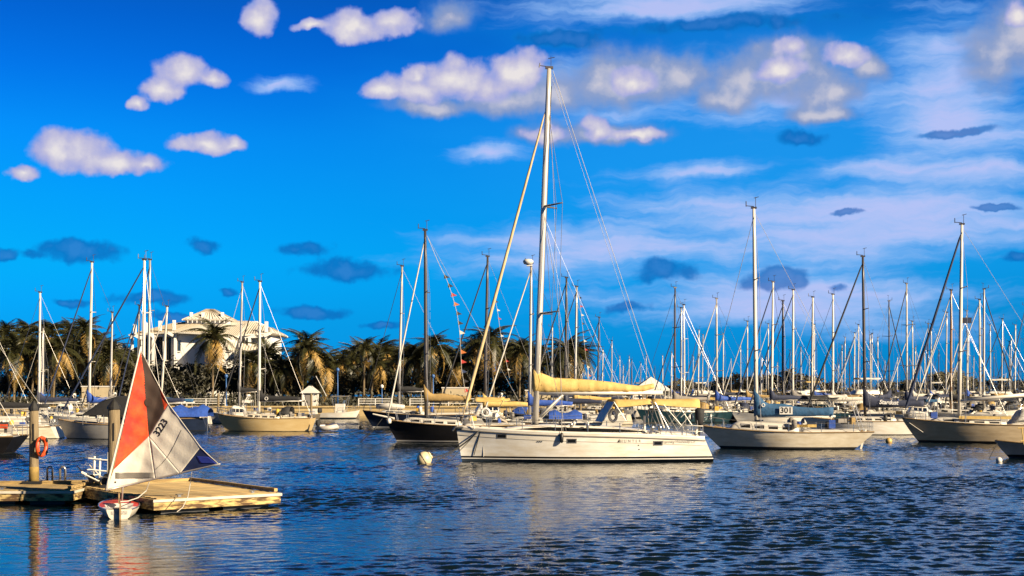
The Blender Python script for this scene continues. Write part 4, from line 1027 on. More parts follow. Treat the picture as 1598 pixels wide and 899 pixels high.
# mooring buoy of the big yacht
def buoy(px, py, Y, R, m, label, top=True, group=None, tilt=0.5):
    a = thing('mooring_buoy', label, 'buoy', (wx(px, Y), Y, 0), 0, group)
    M = Matrix.Rotation(tilt, 3, 'Y')
    b = MB().lathe([(R * math.sin(math.pi * i / 12), -R * math.cos(math.pi * i / 12)) for i in range(13)][1:-1], (0, 0, R * 0.55), 18, M=M)
    b.build('float', m, a, True)
    if top:
        MB().lathe([(R * 0.48, R * 0.82), (R * 0.5, R * 1.05), (R * 0.32, R * 1.1)], (0, 0, R * 0.55), 14, M=M).build('collar', m, a, True)
        MB().tube([M @ Vector((0, 0, R * 1.05)) + Vector((0, 0, R * .55)), M @ Vector((0, 0, R * 1.4)) + Vector((0, 0, R * .55))], 0.05, 6).build('eye', RUBBER, a)
        ring_buoy(a, (0, 0, R * 0.55), R * 0.99, 0.02, RUBBER, M @ Matrix.Rotation(math.pi / 2, 3, 'X') , 'rope_band')
    return a
buoy(662, 713, wy(723), 0.40, BUOYM, 'round cream mooring buoy floating off the big yacht\'s bow', tilt=1.0)
buoy(1387, 687, wy(691), 0.24, mat('yellow buoy plastic', (0.62, 0.40, 0.12), 0.5), 'small yellow buoy beside the dark bow of the right-hand sloop', False)
buoy(1559, 716, wy(721), 0.17, WHITE, 'small white buoy under the bow of the launch at the right edge', False)
buoy(564, 665, wy(669), 0.23, RUBBER, 'small dark buoy beneath the navy sloop\'s bow', False)
# ------------------------------------------------------------------ named sailboats round the big yacht
TANH = mat('tan hull paint', (0.46, 0.35, 0.21), 0.35, vscale=1.4, col2=(0.66, 0.52, 0.33), stretch=(0.7, 1, 2.5))
def emblem(px0, zc, R, m):
    def fn(root, H, mxl):
        ring_buoy(root, (mxl + 0.75, -0.235, zc), R, 0.03, INKW, None, 'cover_emblem')
    return fn
sailboat('cream sloop with black sail cover and small square portlights, inflatable at its stern', 123.5, 404, (405.5, 440), 338, 490, CREAM, BLKC, lod=0, dod=BLKC, mm=ALUW, fore_m=WIRED, furl=True, foreR=0.07,
         boom_px=472, boomz=2.75, bottom=BOTBLK, fb=1.55, ovs=-0.35, yaw=-0.10, extra=emblem(417, 3.0, 0.14, INKW), seed=1)
sailboat('pale sloop half hidden behind the cream sloop, black sail cover', 150, 373, (378, 441), 322, 452, GEL, BLKC, lod=1, mm=ALU, boom_px=402, boomz=3.5, fore_m=WIREW, furl=False, seed=2)
def blue_extra(root, H, mxl):
    MB().tube([(-H.L / 2 + 1.4, -0.5, H.fb + 0.35), (-H.L / 2 + 2.6, -0.6, H.fb + 0.45), (-H.L / 2 + 4.2, -0.6, H.fb + 0.35)], [0.2, 0.34, 0.2], 8).build('deck_dinghy', GREYR, root, True)
sailboat('navy-hulled sloop with black sail cover behind the black sloop\'s bow', 133, 622, (627.5, 416), 566, 745, NAVYH, BLKC, lod=0, mm=ALU, boom_px=662, boomz=3.6, fore_m=WIRED, furl=False, foreR=0.025, extra=blue_extra, stripe=WHITE, fb=1.75, seed=3)
def black_extra(root, H, mxl):
    ring_buoy(root, (H.L * 0.16, -1.1, H.fm + 1.0), 0.28, 0.09, WHITE, None)
    MB().lathe([(0.03, -0.2), (0.15, -0.16), (0.17, 0), (0.14, 0.16), (0.03, 0.2)], (-H.L / 2 + 0.25, -0.5, H.fb - 0.05), 8).build('anchor_ball', WHITE, root, True)
    MB().tube([(-H.L / 2 - 1.0, 0, H.fb + 0.45), (-H.L / 2 + 0.6, 0, H.fb + 0.1)], [0.05, 0.09], 6).build('bowsprit', ALUW, root)
    MB().tube([(-H.L / 2 - 0.3, 0, H.fb + 0.1), (-H.L / 2 - 0.9, -0.4, 0.9), (-H.L / 2 - 1.9, -0.8, -0.05)], 0.03, 4).build('anchor_chain', RUBBER, root)
sailboat('black-hulled sloop with brown sail cover, bow just left of the big yacht', 98.8, 665, (663.5, 360), 603, 838, BLACKH, TAND, lod=0, mm=ALUD, fore_m=WHTC, furl=True, foreR=0.06, bim=TANC, boom_px=738, boomz=3.0, fb=1.62, stripe=GREY, extra=black_extra, seed=4)
def ext301(root, H, mxl):
    s = F / 88.4
    c = Vector((mxl + 45 / s * 1.0, -0.33, 2.50))
    bd = MB().box(c, (0.84, 0.03, 0.50)).build('number_board', WHITE, root)
    put_text('number', '301', 0.52, lambda u, v: c + Vector((u, -0.022, v)), INK, bd, bold=0.012)
    ring_buoy(root, (mxl + 0.42, -0.33, 2.85), 0.10, 0.03, INKW, None, 'cover_emblem')
    MB().box((H.L / 2 - 0.55, 0, 0.55), (0.12, 0.10, 1.5), M=Matrix.Rotation(0.25, 3, 'Y')).build('rudder_head', GEL, root)
    for k in (0.12, 0.26): MB().box((mxl + 2.2 + 4 * k, -0.9, H.fm + 0.45), (1.1, 0.1, 0.18)).build('side_board', TANC, root)
    MB().box((H.L / 2 - 2.6, -0.6, H.fm + 0.55), (0.4, 0.35, 0.55)).build('cooler', BLUC, root)
    for q in (-0.9, 0.9): MB().tube([(H.L / 2 - 0.6, q, H.fs), (H.L / 2 - 1.2, q, H.fs + 1.9)], 0.03, 5).build('stern_strut', SS, root)
r301, H301, _m = sailboat('ivory sloop with number board 301 on its steel-blue sail cover', 88.4, 1181, (1177, 325), 1093, 1357, BEIGE, STEELB, lod=0, mm=ALUW, fore_m=WIRE, furl=False, foreR=0.016, boom_px=1302, boomz=2.08, fb=1.45, ovs=-1.2, yaw=-0.12, ck_=1.85, cabh=0.6, stripe=BOTBLK, bottom=BOTBLK, extra=ext301, seed=5)
def extst(root, H, mxl):
    put_text('name_lettering', 'Stardust', 0.50, lambda u, v: Vector((mxl + 1.9 + u, -0.32, 2.74 + v - 0.04 * u)), INKW, root, shear=0.25, space=0.95, bold=0.012)
sailboat('white sloop with bright navy sail cover lettered Stardust', 115, 1350, (1346.5, 401), 1255, 1440, GEL, NAVC, lod=0, mm=ALUD, fore_m=WIRED, furl=True, foreR=0.085, boom_px=1442, boomz=2.35, fb=1.5, yaw=-0.08, ck_=1.65, extra=extst, seed=6)
def extF(root, H, mxl):
    MB().tube([(mxl + 0.1, 0, 3.05), (mxl + 5.2, 0, 3.55)], 0.13, 8).build('bare_boom', ALUW, root, True)
    MB().box((-H.L / 2 + 2.2, -0.4, H.fb + 0.25), (0.45, 0.4, 0.45)).build('blue_crate', BLUC, root)
    MB().box((mxl + 1.6, -1.0, H.fm + 0.55), (3.6, 0.16, 0.22)).build('deck_board', TANC, root)
    dodger(root, mxl + 3.6, mxl + 5.0, 1.2, H.fm + 0.2, 1.0, WHTC)
    MB().box((mxl + 0.5, 0.05, 8.9), (0.75, 0.03, 0.42)).build('dark_flag', NAVC, root)
    MB().tube([(-H.L / 2 + 0.2, -0.1, H.fb - 0.1), (-H.L / 2 + 1.4, -0.7, H.fb - 1.0)], 0.03, 4).build('snubber', WIREW, root)
sailboat('large sloop at the right edge, tall white mast, dark raked bow, bare boom', 97.7, 1499, (1503, 350), 1412, 1690, TANH, None, lod=0, mm=ALUW, fore_m=WIREB, furl=True, foreR=0.10, boom=False, fb=1.75, extra=extF, bottom=BOTBLK, yaw=-0.15, stripe=STRIPE, seed=7)
lb = motorboat('open launch with dark hull and pale gunwale, bow at the right edge', 76.5, 1552, 1760, 'open', GREY, name='launch', group=None, seed=3, hscale=0.72)
for k in range(2): MB().tube([(-2.7, -1.0, 1.0 + 0.0), (2.5, -1.0, 1.75 - 0.35 * k)] if k else [(-2.8, -0.9, 1.72), (2.8, -1.0, 1.72)], 0.035, 5).build('side_rail', TANC, lb)
for k in range(4): MB().tube([(-2.5 + 1.5 * k, -1.0, 0.8), (-2.6 + 1.5 * k, -0.95, 1.72)], 0.03, 5).build('rail_post', TANC, lb)
MB().tube([(-lb.location.x * 0 - 3.7, -0.2, 0.85), (-4.3, -0.5, -0.05)], 0.025, 4).build('mooring_line', RUBBER, lb)
# left side
def exgrey(root, H, mxl):
    g = []
    for i in range(7):
        u = i / 6; x = lerp(-1.9, 1.9, u); hh = 1.5 * math.sin(min(1, u * 1.6) * math.pi / 2)
        g.append([Vector((x, -math.cos(math.pi * k / 8) * 1.35, H.fm + 0.75 + hh * math.sin(math.pi * k / 8) ** 0.7)) for k in range(9)])
    aw = MB().loft(g, closed=False, caps=False).build('black_awning', BLKC, root, True)
    for k in range(3): MB().tube([(-0.6 + 0.35 * k, -1.1, H.fm + 2.0), (0.1 + 0.35 * k, -0.85, H.fm + 2.22)], 0.02, 4).build('awning_batten', GREYR, aw)
    frames(root, [[(xx, -1.33, H.fm), (xx, -1.33, H.fm + 0.8)] for xx in (-1.7, 0, 1.7)], 0.025)
sailboat('grey sloop under a black awning, between the two dock pilings', 105, 226, (228, 407), 85, 262, GREY, None, lod=0, mm=ALUW, fore_m=WIREB, furl=True, boom=False, fb=1.5, yaw=-0.14, extra=exgrey, seed=8)
sailboat('white sloop leaving the left edge, its stern behind the left piling', 106, -70, (-70, 440), -140, 95, BEIGE, BLKC, lod=0, boom_px=79, boomz=2.35, fb=1.2, ovs=0.35, seed=9, mm=ALU)
def exdark(root, H, mxl):
    MB().box((H.L / 2 - 0.75, -1.1, H.fs + 0.62), (0.62, 0.2, 0.26)).build('orange_float', ORANGE, root)
sailboat('dark ketch stern cut by the left edge, orange float on its rail', 82, -120, (-120, 420), -260, 33, BLACKH, None, lod=0, boom=False, fb=1.35, ovs=-0.75, extra=exdark, seed=10)
sailboat('sloop with bright blue sail cover cut by the left edge', 130, -48, (-48, 430), -110, 60, GEL, BLUC, lod=1, boom_px=26, boomz=2.0, seed=11, mm=ALU)
def exnavy(root, H, mxl):
    g = [[Vector((lerp(1.2, 4.6, i / 5), -math.cos(math.pi * k / 8) * 1.3, H.fs + 0.15 + (0.9 + 0.25 * math.sin(i * 2)) * math.sin(math.pi * k / 8) ** .7)) for k in range(9)] for i in range(6)]
    MB().loft(g, closed=False, caps=False).build('blue_tarpaulin', BLUC, root, True)
    for q in (-.5, .5): MB().tube([(H.L / 2 + 0.05, q, -0.1), (H.L / 2 + 0.05, q, 1.4)], 0.03, 5).build('boarding_ladder', SS, root)
sailboat('dark sloop with bright blue tarpaulin over the stern, right of the striped sail', 125, 231, (234, 406), 178, 325, NAVYH, NAVC, lod=0, mm=ALU, fore_m=WIREB, furl=True, fb=1.5, boom_px=290, boomz=2.6, extra=exnavy, seed=12)
# more masts on the left: (mast base px, top px, top py, Y, hull, cover)
LEFT = [(61, 63, 457, 140, GEL, NAVC, ALUW), (66, 67, 512, 168, BEIGE, BLUC, ALU), (139, 144, 410, 128, GEL, BLUC, ALUW), (172, 175, 488, 150, GEL, GRYC, ALU), (215, 217, 477, 160, NAVYH, NAVC, ALUD), (250, 261, 479, 146, GEL, STEELB, ALUW),
        (756, 761, 401, 121, GEL, TANC, ALUD), (826.5, 829, 412, 114, NAVYH, BLUC, ALU), (882, 884, 434, 140, GEL, NAVC, ALUD), (897, 900, 448, 146, BEIGE, TANC, ALU), (861, 862, 511, 190, GEL, NAVC, ALUW),
        (932, 935, 496, 185, NAVYH, NAVC, ALUD)]
LLAB = ['sloop with navy sail cover behind the left dock piling', 'small sloop with blue sail cover just right of the left piling, short mast', 'white sloop with tall pale mast and blue sail cover, left of the right piling', 'short-masted white sloop with grey sail cover behind the right piling',
        'dark-masted navy sloop just left of the striped sail\'s peak', 'white sloop with leaning pale mast right of the striped sail\'s peak', 'white sloop with dark mast seen behind the big yacht\'s furled jib', 'navy sloop with round radar dome on its mast, behind the big yacht\'s mast',
        'dark-masted white sloop first right of the big yacht\'s mast', 'ivory sloop dressed with small flags, second right of the big yacht\'s mast', 'small sloop with thin pale mast behind the big yacht\'s shrouds', 'navy sloop with dark mast above the middle of the tan sail cover']
for i, (a, tpx, tpy, Y, hm, cm, mm_) in enumerate(LEFT):
    s = F / Y; L = 0.62 * wz(tpy, Y) + 1.2
    def ex(root, H, mxl, i=i):
        if i == 7:
            tp = wz(412, 114)
            MB().lathe([(0.05, -0.25), (0.36, -0.16), (0.44, 0), (0.44, 0.12), (0.30, 0.24), (0.05, 0.28)], (mxl - 0.12, -0.02, tp + 0.15), 12).build('radar_dome', WHITE, root, True)
            MB().box((mxl, 0, tp - 0.15), (0.5, 0.4, 0.08)).build('dome_bracket', WHITE, root)
            g = [[Vector((lerp(mxl + 1.6, mxl + 4.4, k_ / 5), -math.cos(math.pi * k / 8) * 1.4, 1.35 + (0.62 + 0.2 * math.sin(k_ * 2)) * math.sin(math.pi * k / 8) ** .7)) for k in range(9)] for k_ in range(6)]
            MB().loft(g, closed=False, caps=False).build('blue_tarpaulin', BLUC, root, True)
    sailboat(LLAB[i], Y, a, (tpx, tpy), a - 0.40 * L * s, a + 0.60 * L * s, hm, cm, lod=1, mm=mm_, seed=20 + i, extra=ex, yaw=random.Random(i).uniform(-0.12, 0.12) if i != 7 else 0, fore_m=[WIREB, WIREW, WIREB, WIRED, WIRED, WIREW, WIRED, WHTC, WIRED, WIRED, WIREW, WIRED][i])
# ------------------------------------------------------------------ the marina fleet on the right: (top px, top py, height m)
FLEET = [(941, 546, 12), (954.5, 532, 13), (967, 556, 13), (973, 571, 12), (982, 556, 14), (986, 561, 12), (1000, 566, 13), (1008, 555, 14), (1034, 555, 14), (1048, 550, 13), (1052, 450, 15.5), (1063, 481, 14), (1067, 476, 14.5), (1082, 556, 13), (1090, 516, 14), (1096, 523, 15), (1105, 557, 13),
         (1117, 467, 14.5), (1129, 521, 14), (1155.5, 540, 14), (1166.5, 502, 13.5), (1189, 557, 13), (1196, 557, 14), (1199, 506, 15), (1206, 441, 15), (1222, 470, 14), (1233, 547, 13), (1238, 453, 15), (1250, 542, 13), (1268.5, 464, 14.5), (1271, 507, 15), (1287.6, 568, 13), (1300, 460, 14.5), (1309, 568, 13),
         (1314, 539, 13), (1317.5, 527, 14), (1325.5, 545, 13), (1334, 520, 14), (1340, 507, 15), (1358, 523, 13), (1361, 521, 13.5), (1372, 527, 14), (1380, 563, 13), (1390, 470, 15), (1411, 444, 16), (1419, 556, 13), (1424, 502, 14), (1429.5, 542, 13), (1443, 542, 14), (1448, 506, 14), (1453.6, 506, 15), (1464.6, 547, 13),
         (1478, 488, 14), (1485, 453, 15), (1507, 486, 14.5), (1512, 520, 14), (1529.5, 468, 14.5), (1535, 452, 15.5), (1543, 508, 13.5), (1565, 498, 14.5), (1575.5, 533, 13), (1578.6, 525, 14), (1584, 508, 14), (1596.6, 478, 15), (917, 560, 12), (908, 548, 12.5), (1022, 572, 13), (1140, 560, 13), (1213, 566, 13), (1400, 558, 13), (1436, 565, 13), (1494, 550, 13), (1520, 557, 13), (1553, 552, 13), (1590, 560, 13), (1262, 555, 13), (1350, 566, 13), (1178, 566, 13)]
FLEET.sort()
marks = [(848, 'the tallest mast'), (1178, 'sloop 301\'s mast'), (1348, 'the Stardust mast'), (1502, 'the rightmost tall mast')]
HC = [(GEL, 'white'), (NAVYH, 'navy'), (BLACKH, 'black'), (BEIGE, 'ivory'), (TEALH, 'dark teal'), (GEL, 'white'), (GREY, 'grey')]
CC = [(NAVC, 'navy'), (BLUC, 'blue'), (TAND, 'brown'), (BLKC, 'black'), (WHTC, 'white'), (STEELB, 'steel-blue'), (GRYC, 'grey'), (BLKC, 'black'), (NAVC, 'navy')]
cnt = {}
def mast_no(px):
    m_ = [q for q in marks if q[0] < px][-1]
    cnt[m_[1]] = cnt.get(m_[1], 0) + 1
    return ORD[cnt[m_[1]] - 1], m_[1]
rr = random.Random(77)
for i, (tpx, tpy, h) in enumerate(FLEET):
    o_, mk = mast_no(tpx)
    Y = F * (h - CH) / (HZ - tpy); s = F / Y; L = 0.62 * h + rr.uniform(0.8, 2.4)
    hm, hn = rr.choice(HC); cm, cn = rr.choice(CC)
    kw = {}
    if tpx == 1206: cm, cn, kw = NAVC, 'navy', dict(fore_m=WIREB, furl=True, mm=ALUW, foreR=0.08)
    if tpx == 1300: cm, cn, kw = WHTC, 'white', dict(fore_m=WIRED, furl=False, mm=ALUW)
    if tpx in (1485,): kw = dict(mm=WOODS)
    if tpx in (1052, 1390): kw = dict(mm=ALUD, fore_m=WIRED)
    tall = 'tall-masted ' if tpy < 475 else 'tiny ' if tpy > 535 else ''
    base = tpx - rr.uniform(-0.1, 0.25) * s
    d = 1 if rr.random() < 0.86 else -1
    if len((tall + hn + ' ' + mk).split()) > 6: tall = ''
    sailboat(f'{tall}{hn} sloop with {cn} sail cover, {o_} background mast right of {mk}', Y, base, (tpx, tpy), base - d * 0.40 * L * s, base + d * 0.60 * L * s, hm, cm, lod=1 if Y < 330 else 2, seed=100 + i,
             yaw=rr.uniform(-0.5, 0.5), bim=rr.choice((None, NAVC, TAND, WHTC, BLKC, BLKC)), dod=rr.choice((None, NAVC, BLKC, TAND)), group='sailboats of the marina behind', **kw)
# ------------------------------------------------------------------ motor boats among them
MOT = [('white cabin cruiser with portlights behind the cream sloop\'s bow', 148, 340, 398, 'cruiser', GEL, None), ('white sport fishing boat by the seawall between the palms and navy sloop', 172, 562, 500, 'ttop', GEL, GRYC),
       ('white cabin cruiser just left of the big yacht\'s mast', 150, 715, 800, 'cruiser', GEL, TANC), ('blue tarpaulined motor boat left of the navy radar sloop', 160, 790, 860, 'covered', NAVYH, BLUC),
       ('white flybridge cruiser behind the sloop 301 stern, right of its mast', 215, 1285, 1395, 'flybridge', GEL, WHTC), ('white flybridge cruiser right of the tall white mast', 205, 1505, 1590, 'flybridge', GEL, WHTC),
       ('white cabin cruiser under the big yacht\'s boom end', 175, 955, 1040, 'cruiser', GEL, NAVC), ('white cruiser with tan canopy behind the big yacht\'s stern', 165, 1045, 1125, 'cruiser', GEL, TANC), ('covered runabout with white cover left of the mast of sloop 301', 185, 1115, 1180, 'covered', GEL, WHTC),
       ('flybridge cruiser with navy bimini between sloop 301 and its right neighbour', 240, 1195, 1270, 'flybridge', GEL, NAVC), ('white covered motor boat left of the Stardust mast', 170, 1300, 1350, 'covered', GEL, WHTC), ('white covered motor boat right of the Stardust mast', 172, 1358, 1412, 'covered', GEL, WHTC),
       ('dark-hulled cabin cruiser left of the right-hand tall white mast', 190, 1425, 1500, 'cruiser', NAVYH, WHTC), ('small sport fisher far behind the tan sail cover', 260, 880, 925, 'ttop', GEL, NAVC), ('white cabin cruiser at the far right behind the bare boom', 230, 1540, 1610, 'cruiser', GEL, BLKC),
       ('white cruiser with black canopy at the far left behind the railing', 168, 120, 195, 'cruiser', GEL, BLKC), ('white cruiser with navy canopy beside the left piling', 165, 70, 128, 'cruiser', GEL, NAVC), ('white runabout with blue cover right of the striped sail', 160, 330, 275, 'covered', GEL, BLUC), ('white flybridge cruiser far behind sloop 301\'s sail cover', 300, 1225, 1290, 'flybridge', GEL, TANC),
       ('tall sport fisher with tower far behind the boom end', 310, 970, 1015, 'flybridge', GEL, GRYC), ('small flybridge cruiser far right of the white tent', 320, 1060, 1110, 'flybridge', GEL, WHTC), ('white cruiser low between Stardust and the right-hand sloop', 150, 1395, 1465, 'cruiser', GEL, STEELB), ('small white cruiser far behind the right-hand sloop\'s forestay', 290, 1430, 1478, 'flybridge', GEL, WHTC)]
for i, (lab, Y, a, c, st, hm, cv) in enumerate(MOT):
    motorboat(lab, Y, a, c, st, hm, cv, seed=i, yaw=random.Random(i + 50).uniform(-0.25, 0.25))
# ------------------------------------------------------------------ tender behind the cream sloop
def inflatable(px0, px1, Y, label):
    s = F / Y; L = (px1 - px0) / s
    a = thing('inflatable_dinghy', label, 'dinghy', (wx((px0 + px1) / 2, Y), Y, 0), 0.35)
    pts = [(L / 2, -0.62, 0.32), (0, -0.66, 0.32), (-L * 0.32, -0.55, 0.38), (-L * 0.5, 0, 0.5), (-L * 0.32, 0.55, 0.38), (0, 0.66, 0.32), (L / 2, 0.62, 0.32)]
    MB().tube(pts, [0.16, 0.23, 0.23, 0.22, 0.23, 0.23, 0.16], 10).build('tube', GREYR, a, True)
    MB().box((0.05, 0, 0.18), (L * 0.85, 1.0, 0.08)).build('floor', GRYC, a)
    MB().box((L * 0.42, 0, 0.4), (0.08, 1.0, 0.45)).build('transom', WHITE, a)
    MB().box((0, 0, 0.5), (0.28, 1.25, 0.06)).build('seat', TEAK, a)
    return a
dn = inflatable(497, 527, 122, 'pale grey inflatable dinghy behind the cream sloop\'s stern')
dn.rotation_euler.z = math.pi - 0.5
d2 = thing('outboard_motor', 'black outboard motor on the stern bracket of the cream sloop', 'outboard', (wx(496, 121.8), 121.8, 0.55), 0)
MB().lathe([(0.04, 0.55), (0.18, 0.5), (0.22, 0.3), (0.2, 0.0), (0.1, -0.12)], (0, 0, 0), 10).build('cowling', BLKC, d2, True)
MB().tube([(0, 0, 0), (0.02, 0, -0.7)], [0.09, 0.05], 6).build('leg', RUBBER, d2)
MB().box((-0.2, 0, 0.0), (0.35, 0.3, 0.12)).build('bracket', SS, d2)
# ------------------------------------------------------------------ strings of flags
FLAGC = [mat('flag black', (0.02, 0.02, 0.025), 0.8), mat('flag red', (0.45, 0.03, 0.02), 0.8), mat('flag orange', (0.55, 0.14, 0.02), 0.8), WHTC, mat('flag navy', (0.02, 0.04, 0.12), 0.8), mat('flag yellow', (0.6, 0.4, 0.05), 0.8)]
def flagline(pts, Y, label, w, cols, start=0.0):
    P_ = [Vector((wx(x, Y), Y, wz(y, Y))) for x, y in pts]
    a = thing('flag_string', label, 'flags', P_[-1])
    q = [p - P_[-1] for p in P_]
    MB().tube(q, 0.016, 4).build('cord', WIREW, a)
    n_ = len(cols)
    seg = [(q[i + 1] - q[i]).length for i in range(len(q) - 1)]; tot = sum(seg)
    for i, c in enumerate(cols):
        d = tot * lerp(start, 0.98, i / n_); k = 0
        while k < len(seg) - 1 and d > seg[k]: d -= seg[k]; k += 1
        p = lerp(q[k], q[k + 1], d / seg[k])
        h_ = w * 0.8
        MB().add([p, p + Vector((0, 0, -h_)), p + Vector((w, 0.05, -h_ * 0.45 - 0.08)), p + Vector((0, 0.02, 0)), p + Vector((0, 0.02, -h_)), p + Vector((w, 0.07, -h_ * .45 - 0.08))], [(0, 1, 2), (5, 4, 3), (0, 2, 5, 3), (1, 4, 5, 2), (0, 3, 4, 1)]).build('pennant', FLAGC[c], a)
flagline([(668, 372), (684, 410), (697, 436), (706, 462), (713, 488), (717, 515), (719, 545), (720, 575), (725, 605), (735, 640)], 98.5, 'string of small triangular pennants hanging from the black sloop\'s backstay', 0.42, [0, 0, 1, 2, 0, 0, 3, 0, 2, 1, 4, 0, 1, 5], 0.22)
flagline([(772, 462), (777, 490), (781, 520), (786, 545), (795, 590)], 121, 'string of small pennants on the dark mast behind the furled jib', 0.3, [0, 3, 1, 0, 3, 4, 0, 1, 3], 0.05)
flagline([(903, 455), (907, 490), (911, 530), (916, 570), (922, 600)], 146, 'string of small pennants right of the big yacht\'s mast', 0.35, [0, 1, 3, 0, 4, 3, 1, 0, 3, 2], 0.05)
# ------------------------------------------------------------------ floating docks, left foreground
DZ = 0.50
PLANKM = [mat('deck board %d' % i, c, 0.85, var=0.45, vscale=2.0, stretch=(0.5, 5, 5), hard=0.12, bump=0.01, bscale=12) for i, c in enumerate(((0.40, 0.27, 0.10), (0.46, 0.32, 0.13), (0.35, 0.24, 0.10), (0.50, 0.37, 0.17)))]
FASC = mat('algae-stained fascia timber', (0.10, 0.05, 0.015), 0.85, vscale=2.2, col2=(0.62, 0.45, 0.17), hard=0.07, stretch=(0.8, 0.8, 3), bump=0.02, bscale=6)
FLOATM = mat('black dock float', (0.008, 0.008, 0.008), 0.6, var=0.3)
PILE = mat('piling timber', (0.16, 0.115, 0.06), 0.9, vscale=2.5, col2=(0.30, 0.23, 0.13), stretch=(3, 3, 0.35), bump=0.03, bscale=8)
CAPM = mat('black piling cap', (0.010, 0.009, 0.008), 0.6, var=0.2)
RUBW = mat('pale rub strip', (0.62, 0.56, 0.45), 0.6, var=0.15, vscale=3)
def dock(label, p0, ux, w, d, n, along=True, lip=True):
    """p0 front-left corner, ux unit vector along the front edge, w front width, d depth, n boards running parallel to the front"""
    ux = Vector(ux).normalized(); uy = Vector((-ux.y, ux.x, 0))
    a = thing('floating_dock', label, 'dock', (p0[0], p0[1], 0), math.atan2(ux.y, ux.x))
    bw = d / n
    ms = [MB().box((0, 0, 0), (w - 0.10, bw - 0.03, 0.05)).mesh('plank', m) for m in PLANKM]
    r = random.Random(int(w * 100))
    for i in range(n): link('plank', r.choice(ms), a, (w / 2, bw * (i + 0.5), DZ - 0.025 + r.uniform(-0.006, 0.006)))
    for nm, c, s_ in (('fascia', (w / 2, -0.04, DZ - 0.20), (w + 0.16, 0.08, 0.34)), ('fascia', (w / 2, d + 0.04, DZ - 0.20), (w + 0.16, 0.08, 0.34)), ('fascia', (-0.04, d / 2, DZ - 0.20), (0.08, d, 0.34)), ('fascia', (w + 0.04, d / 2, DZ - 0.20), (0.08, d, 0.34))):
        MB().box(c, s_).build(nm, FASC, a)
    MB().box((w / 2, -0.10, DZ - 0.075), (w + 0.22, 0.05, 0.085)).build('rub_strip', RUBW, a)
    MB().box((w + 0.10, d / 2, DZ - 0.075), (0.05, d + 0.1, 0.085)).build('rub_strip', RUBW, a)
    nf = max(2, int(w / 1.6))
    fm = MB().box((0, 0, 0), (w / nf - 0.5, d - 0.3, 0.55)).mesh('float', FLOATM)
    for i in range(nf): link('float', fm, a, (w / nf * (i + 0.5), d / 2, 0.02))
    bm = MB().box((0, 0, 0), (0.1, 0.1, 0.16)).mesh('bolt_block', FASC)
    if lip:
        MB().box((w - 0.06, d / 2, DZ + 0.075), (0.12, d, 0.11)).build('bull_rail', PLANKM[0], a)
        MB().box((w * 0.5, d - 0.06, DZ + 0.055), (w, 0.12, 0.11)).build('bull_rail', PLANKM[0], a)
    for k in (0.2, 0.8):
        c = MB().box((0, 0, 0.03), (0.1, 0.06, 0.06)).tube([(-0.13, 0, 0.08), (0.13, 0, 0.08)], 0.02, 5); c.build('cleat', SS, a, loc=(w * k, 0.12, DZ))
    return a
FL = Vector((-11.27, 42.5, 0)); FR_ = Vector((-7.86, 45.1, 0)); ex_ = (FR_ - FL)
dock('square floating dock of tan boards beside the striped sailing dinghy', FL, ex_, ex_.length, 6.9, 30)
dock('long floating walkway leaving the left edge of the water', (-27.0, 45.75, 0), (1, 0.03, 0), 11.9, 3.0, 14)
dock('narrow finger dock behind the walkway with a swim ladder', (-17.3, 49.4, 0), (1, 0.10, 0), 3.6, 1.5, 8, lip=False)
# pilings
def piling(px, ytop, Y, rad, label):
    zt = wz(ytop, Y)
    a = thing('dock_piling', label, 'piling', (wx(px, Y), Y, 0))
    r = random.Random(int(px)); rings = []
    prof = [(rad * (1.04 - 0.06 * i / 8 + r.uniform(-.01, .01)), lerp(-0.8, zt, i / 8)) for i in range(9)]
    MB().lathe(prof, sides=14).build('post', PILE, a, True)
    MB().lathe([(rad * 1.16, zt - 0.06), (rad * 1.20, zt + 0.02), (rad * 0.55, zt + 0.20), (0.02, zt + 0.30)], sides=14).build('cap', CAPM, a)
    MB().lathe([(rad * 1.07, DZ + 0.0), (rad * 1.09, DZ + 0.5), (rad * 1.05, DZ + 0.62)], sides=14).build('tide_stain', mat('algae stain', (0.30, 0.20, 0.05), 0.8, var=0.3, vscale=5), a, True)
    MB().box((rad * 0.2, -rad * 0.98, zt - 0.85), (0.05, 0.04, 0.62)).build('crack', CAPM, a)
    for q in (0.0,):
        ringm = MB(); 
        ringm.box((0, -rad - 0.1, DZ + 0.06), (rad * 2 + 0.35, 0.08, 0.1)).box((0, rad + 0.1, DZ + 0.06), (rad * 2 + 0.35, 0.08, 0.1)).box((-rad - 0.12, 0, DZ + 0.06), (0.08, rad * 2 + 0.2, 0.1)).box((rad + 0.12, 0, DZ + 0.06), (0.08, rad * 2 + 0.2, 0.1))
        ringm.build('pile_hoop', RUBBER, a)
    return a
piling(53, 638, 49.0, 0.165, 'weathered timber piling with dark cone cap and orange life ring')
piling(178, 636, 47.2, 0.205, 'thick timber piling with black cone cap just left of the striped sail')
lr = thing('life_ring', 'orange life ring hung on the left piling', 'life ring', (wx(65, 48.95), 48.95, wz(697, 48.95)), 1.42)
ring_buoy(lr, (0, 0, 0), 0.32, 0.075, ORANGE, None, 'ring')
for k in range(4):
    a_ = math.pi / 4 + k * math.pi / 2; MB().box((0.32 * math.cos(a_), 0, 0.32 * math.sin(a_)), (0.1, 0.17, 0.17), M=Matrix.Rotation(-a_, 3, 'Y')).build('band', CAPM, lr)
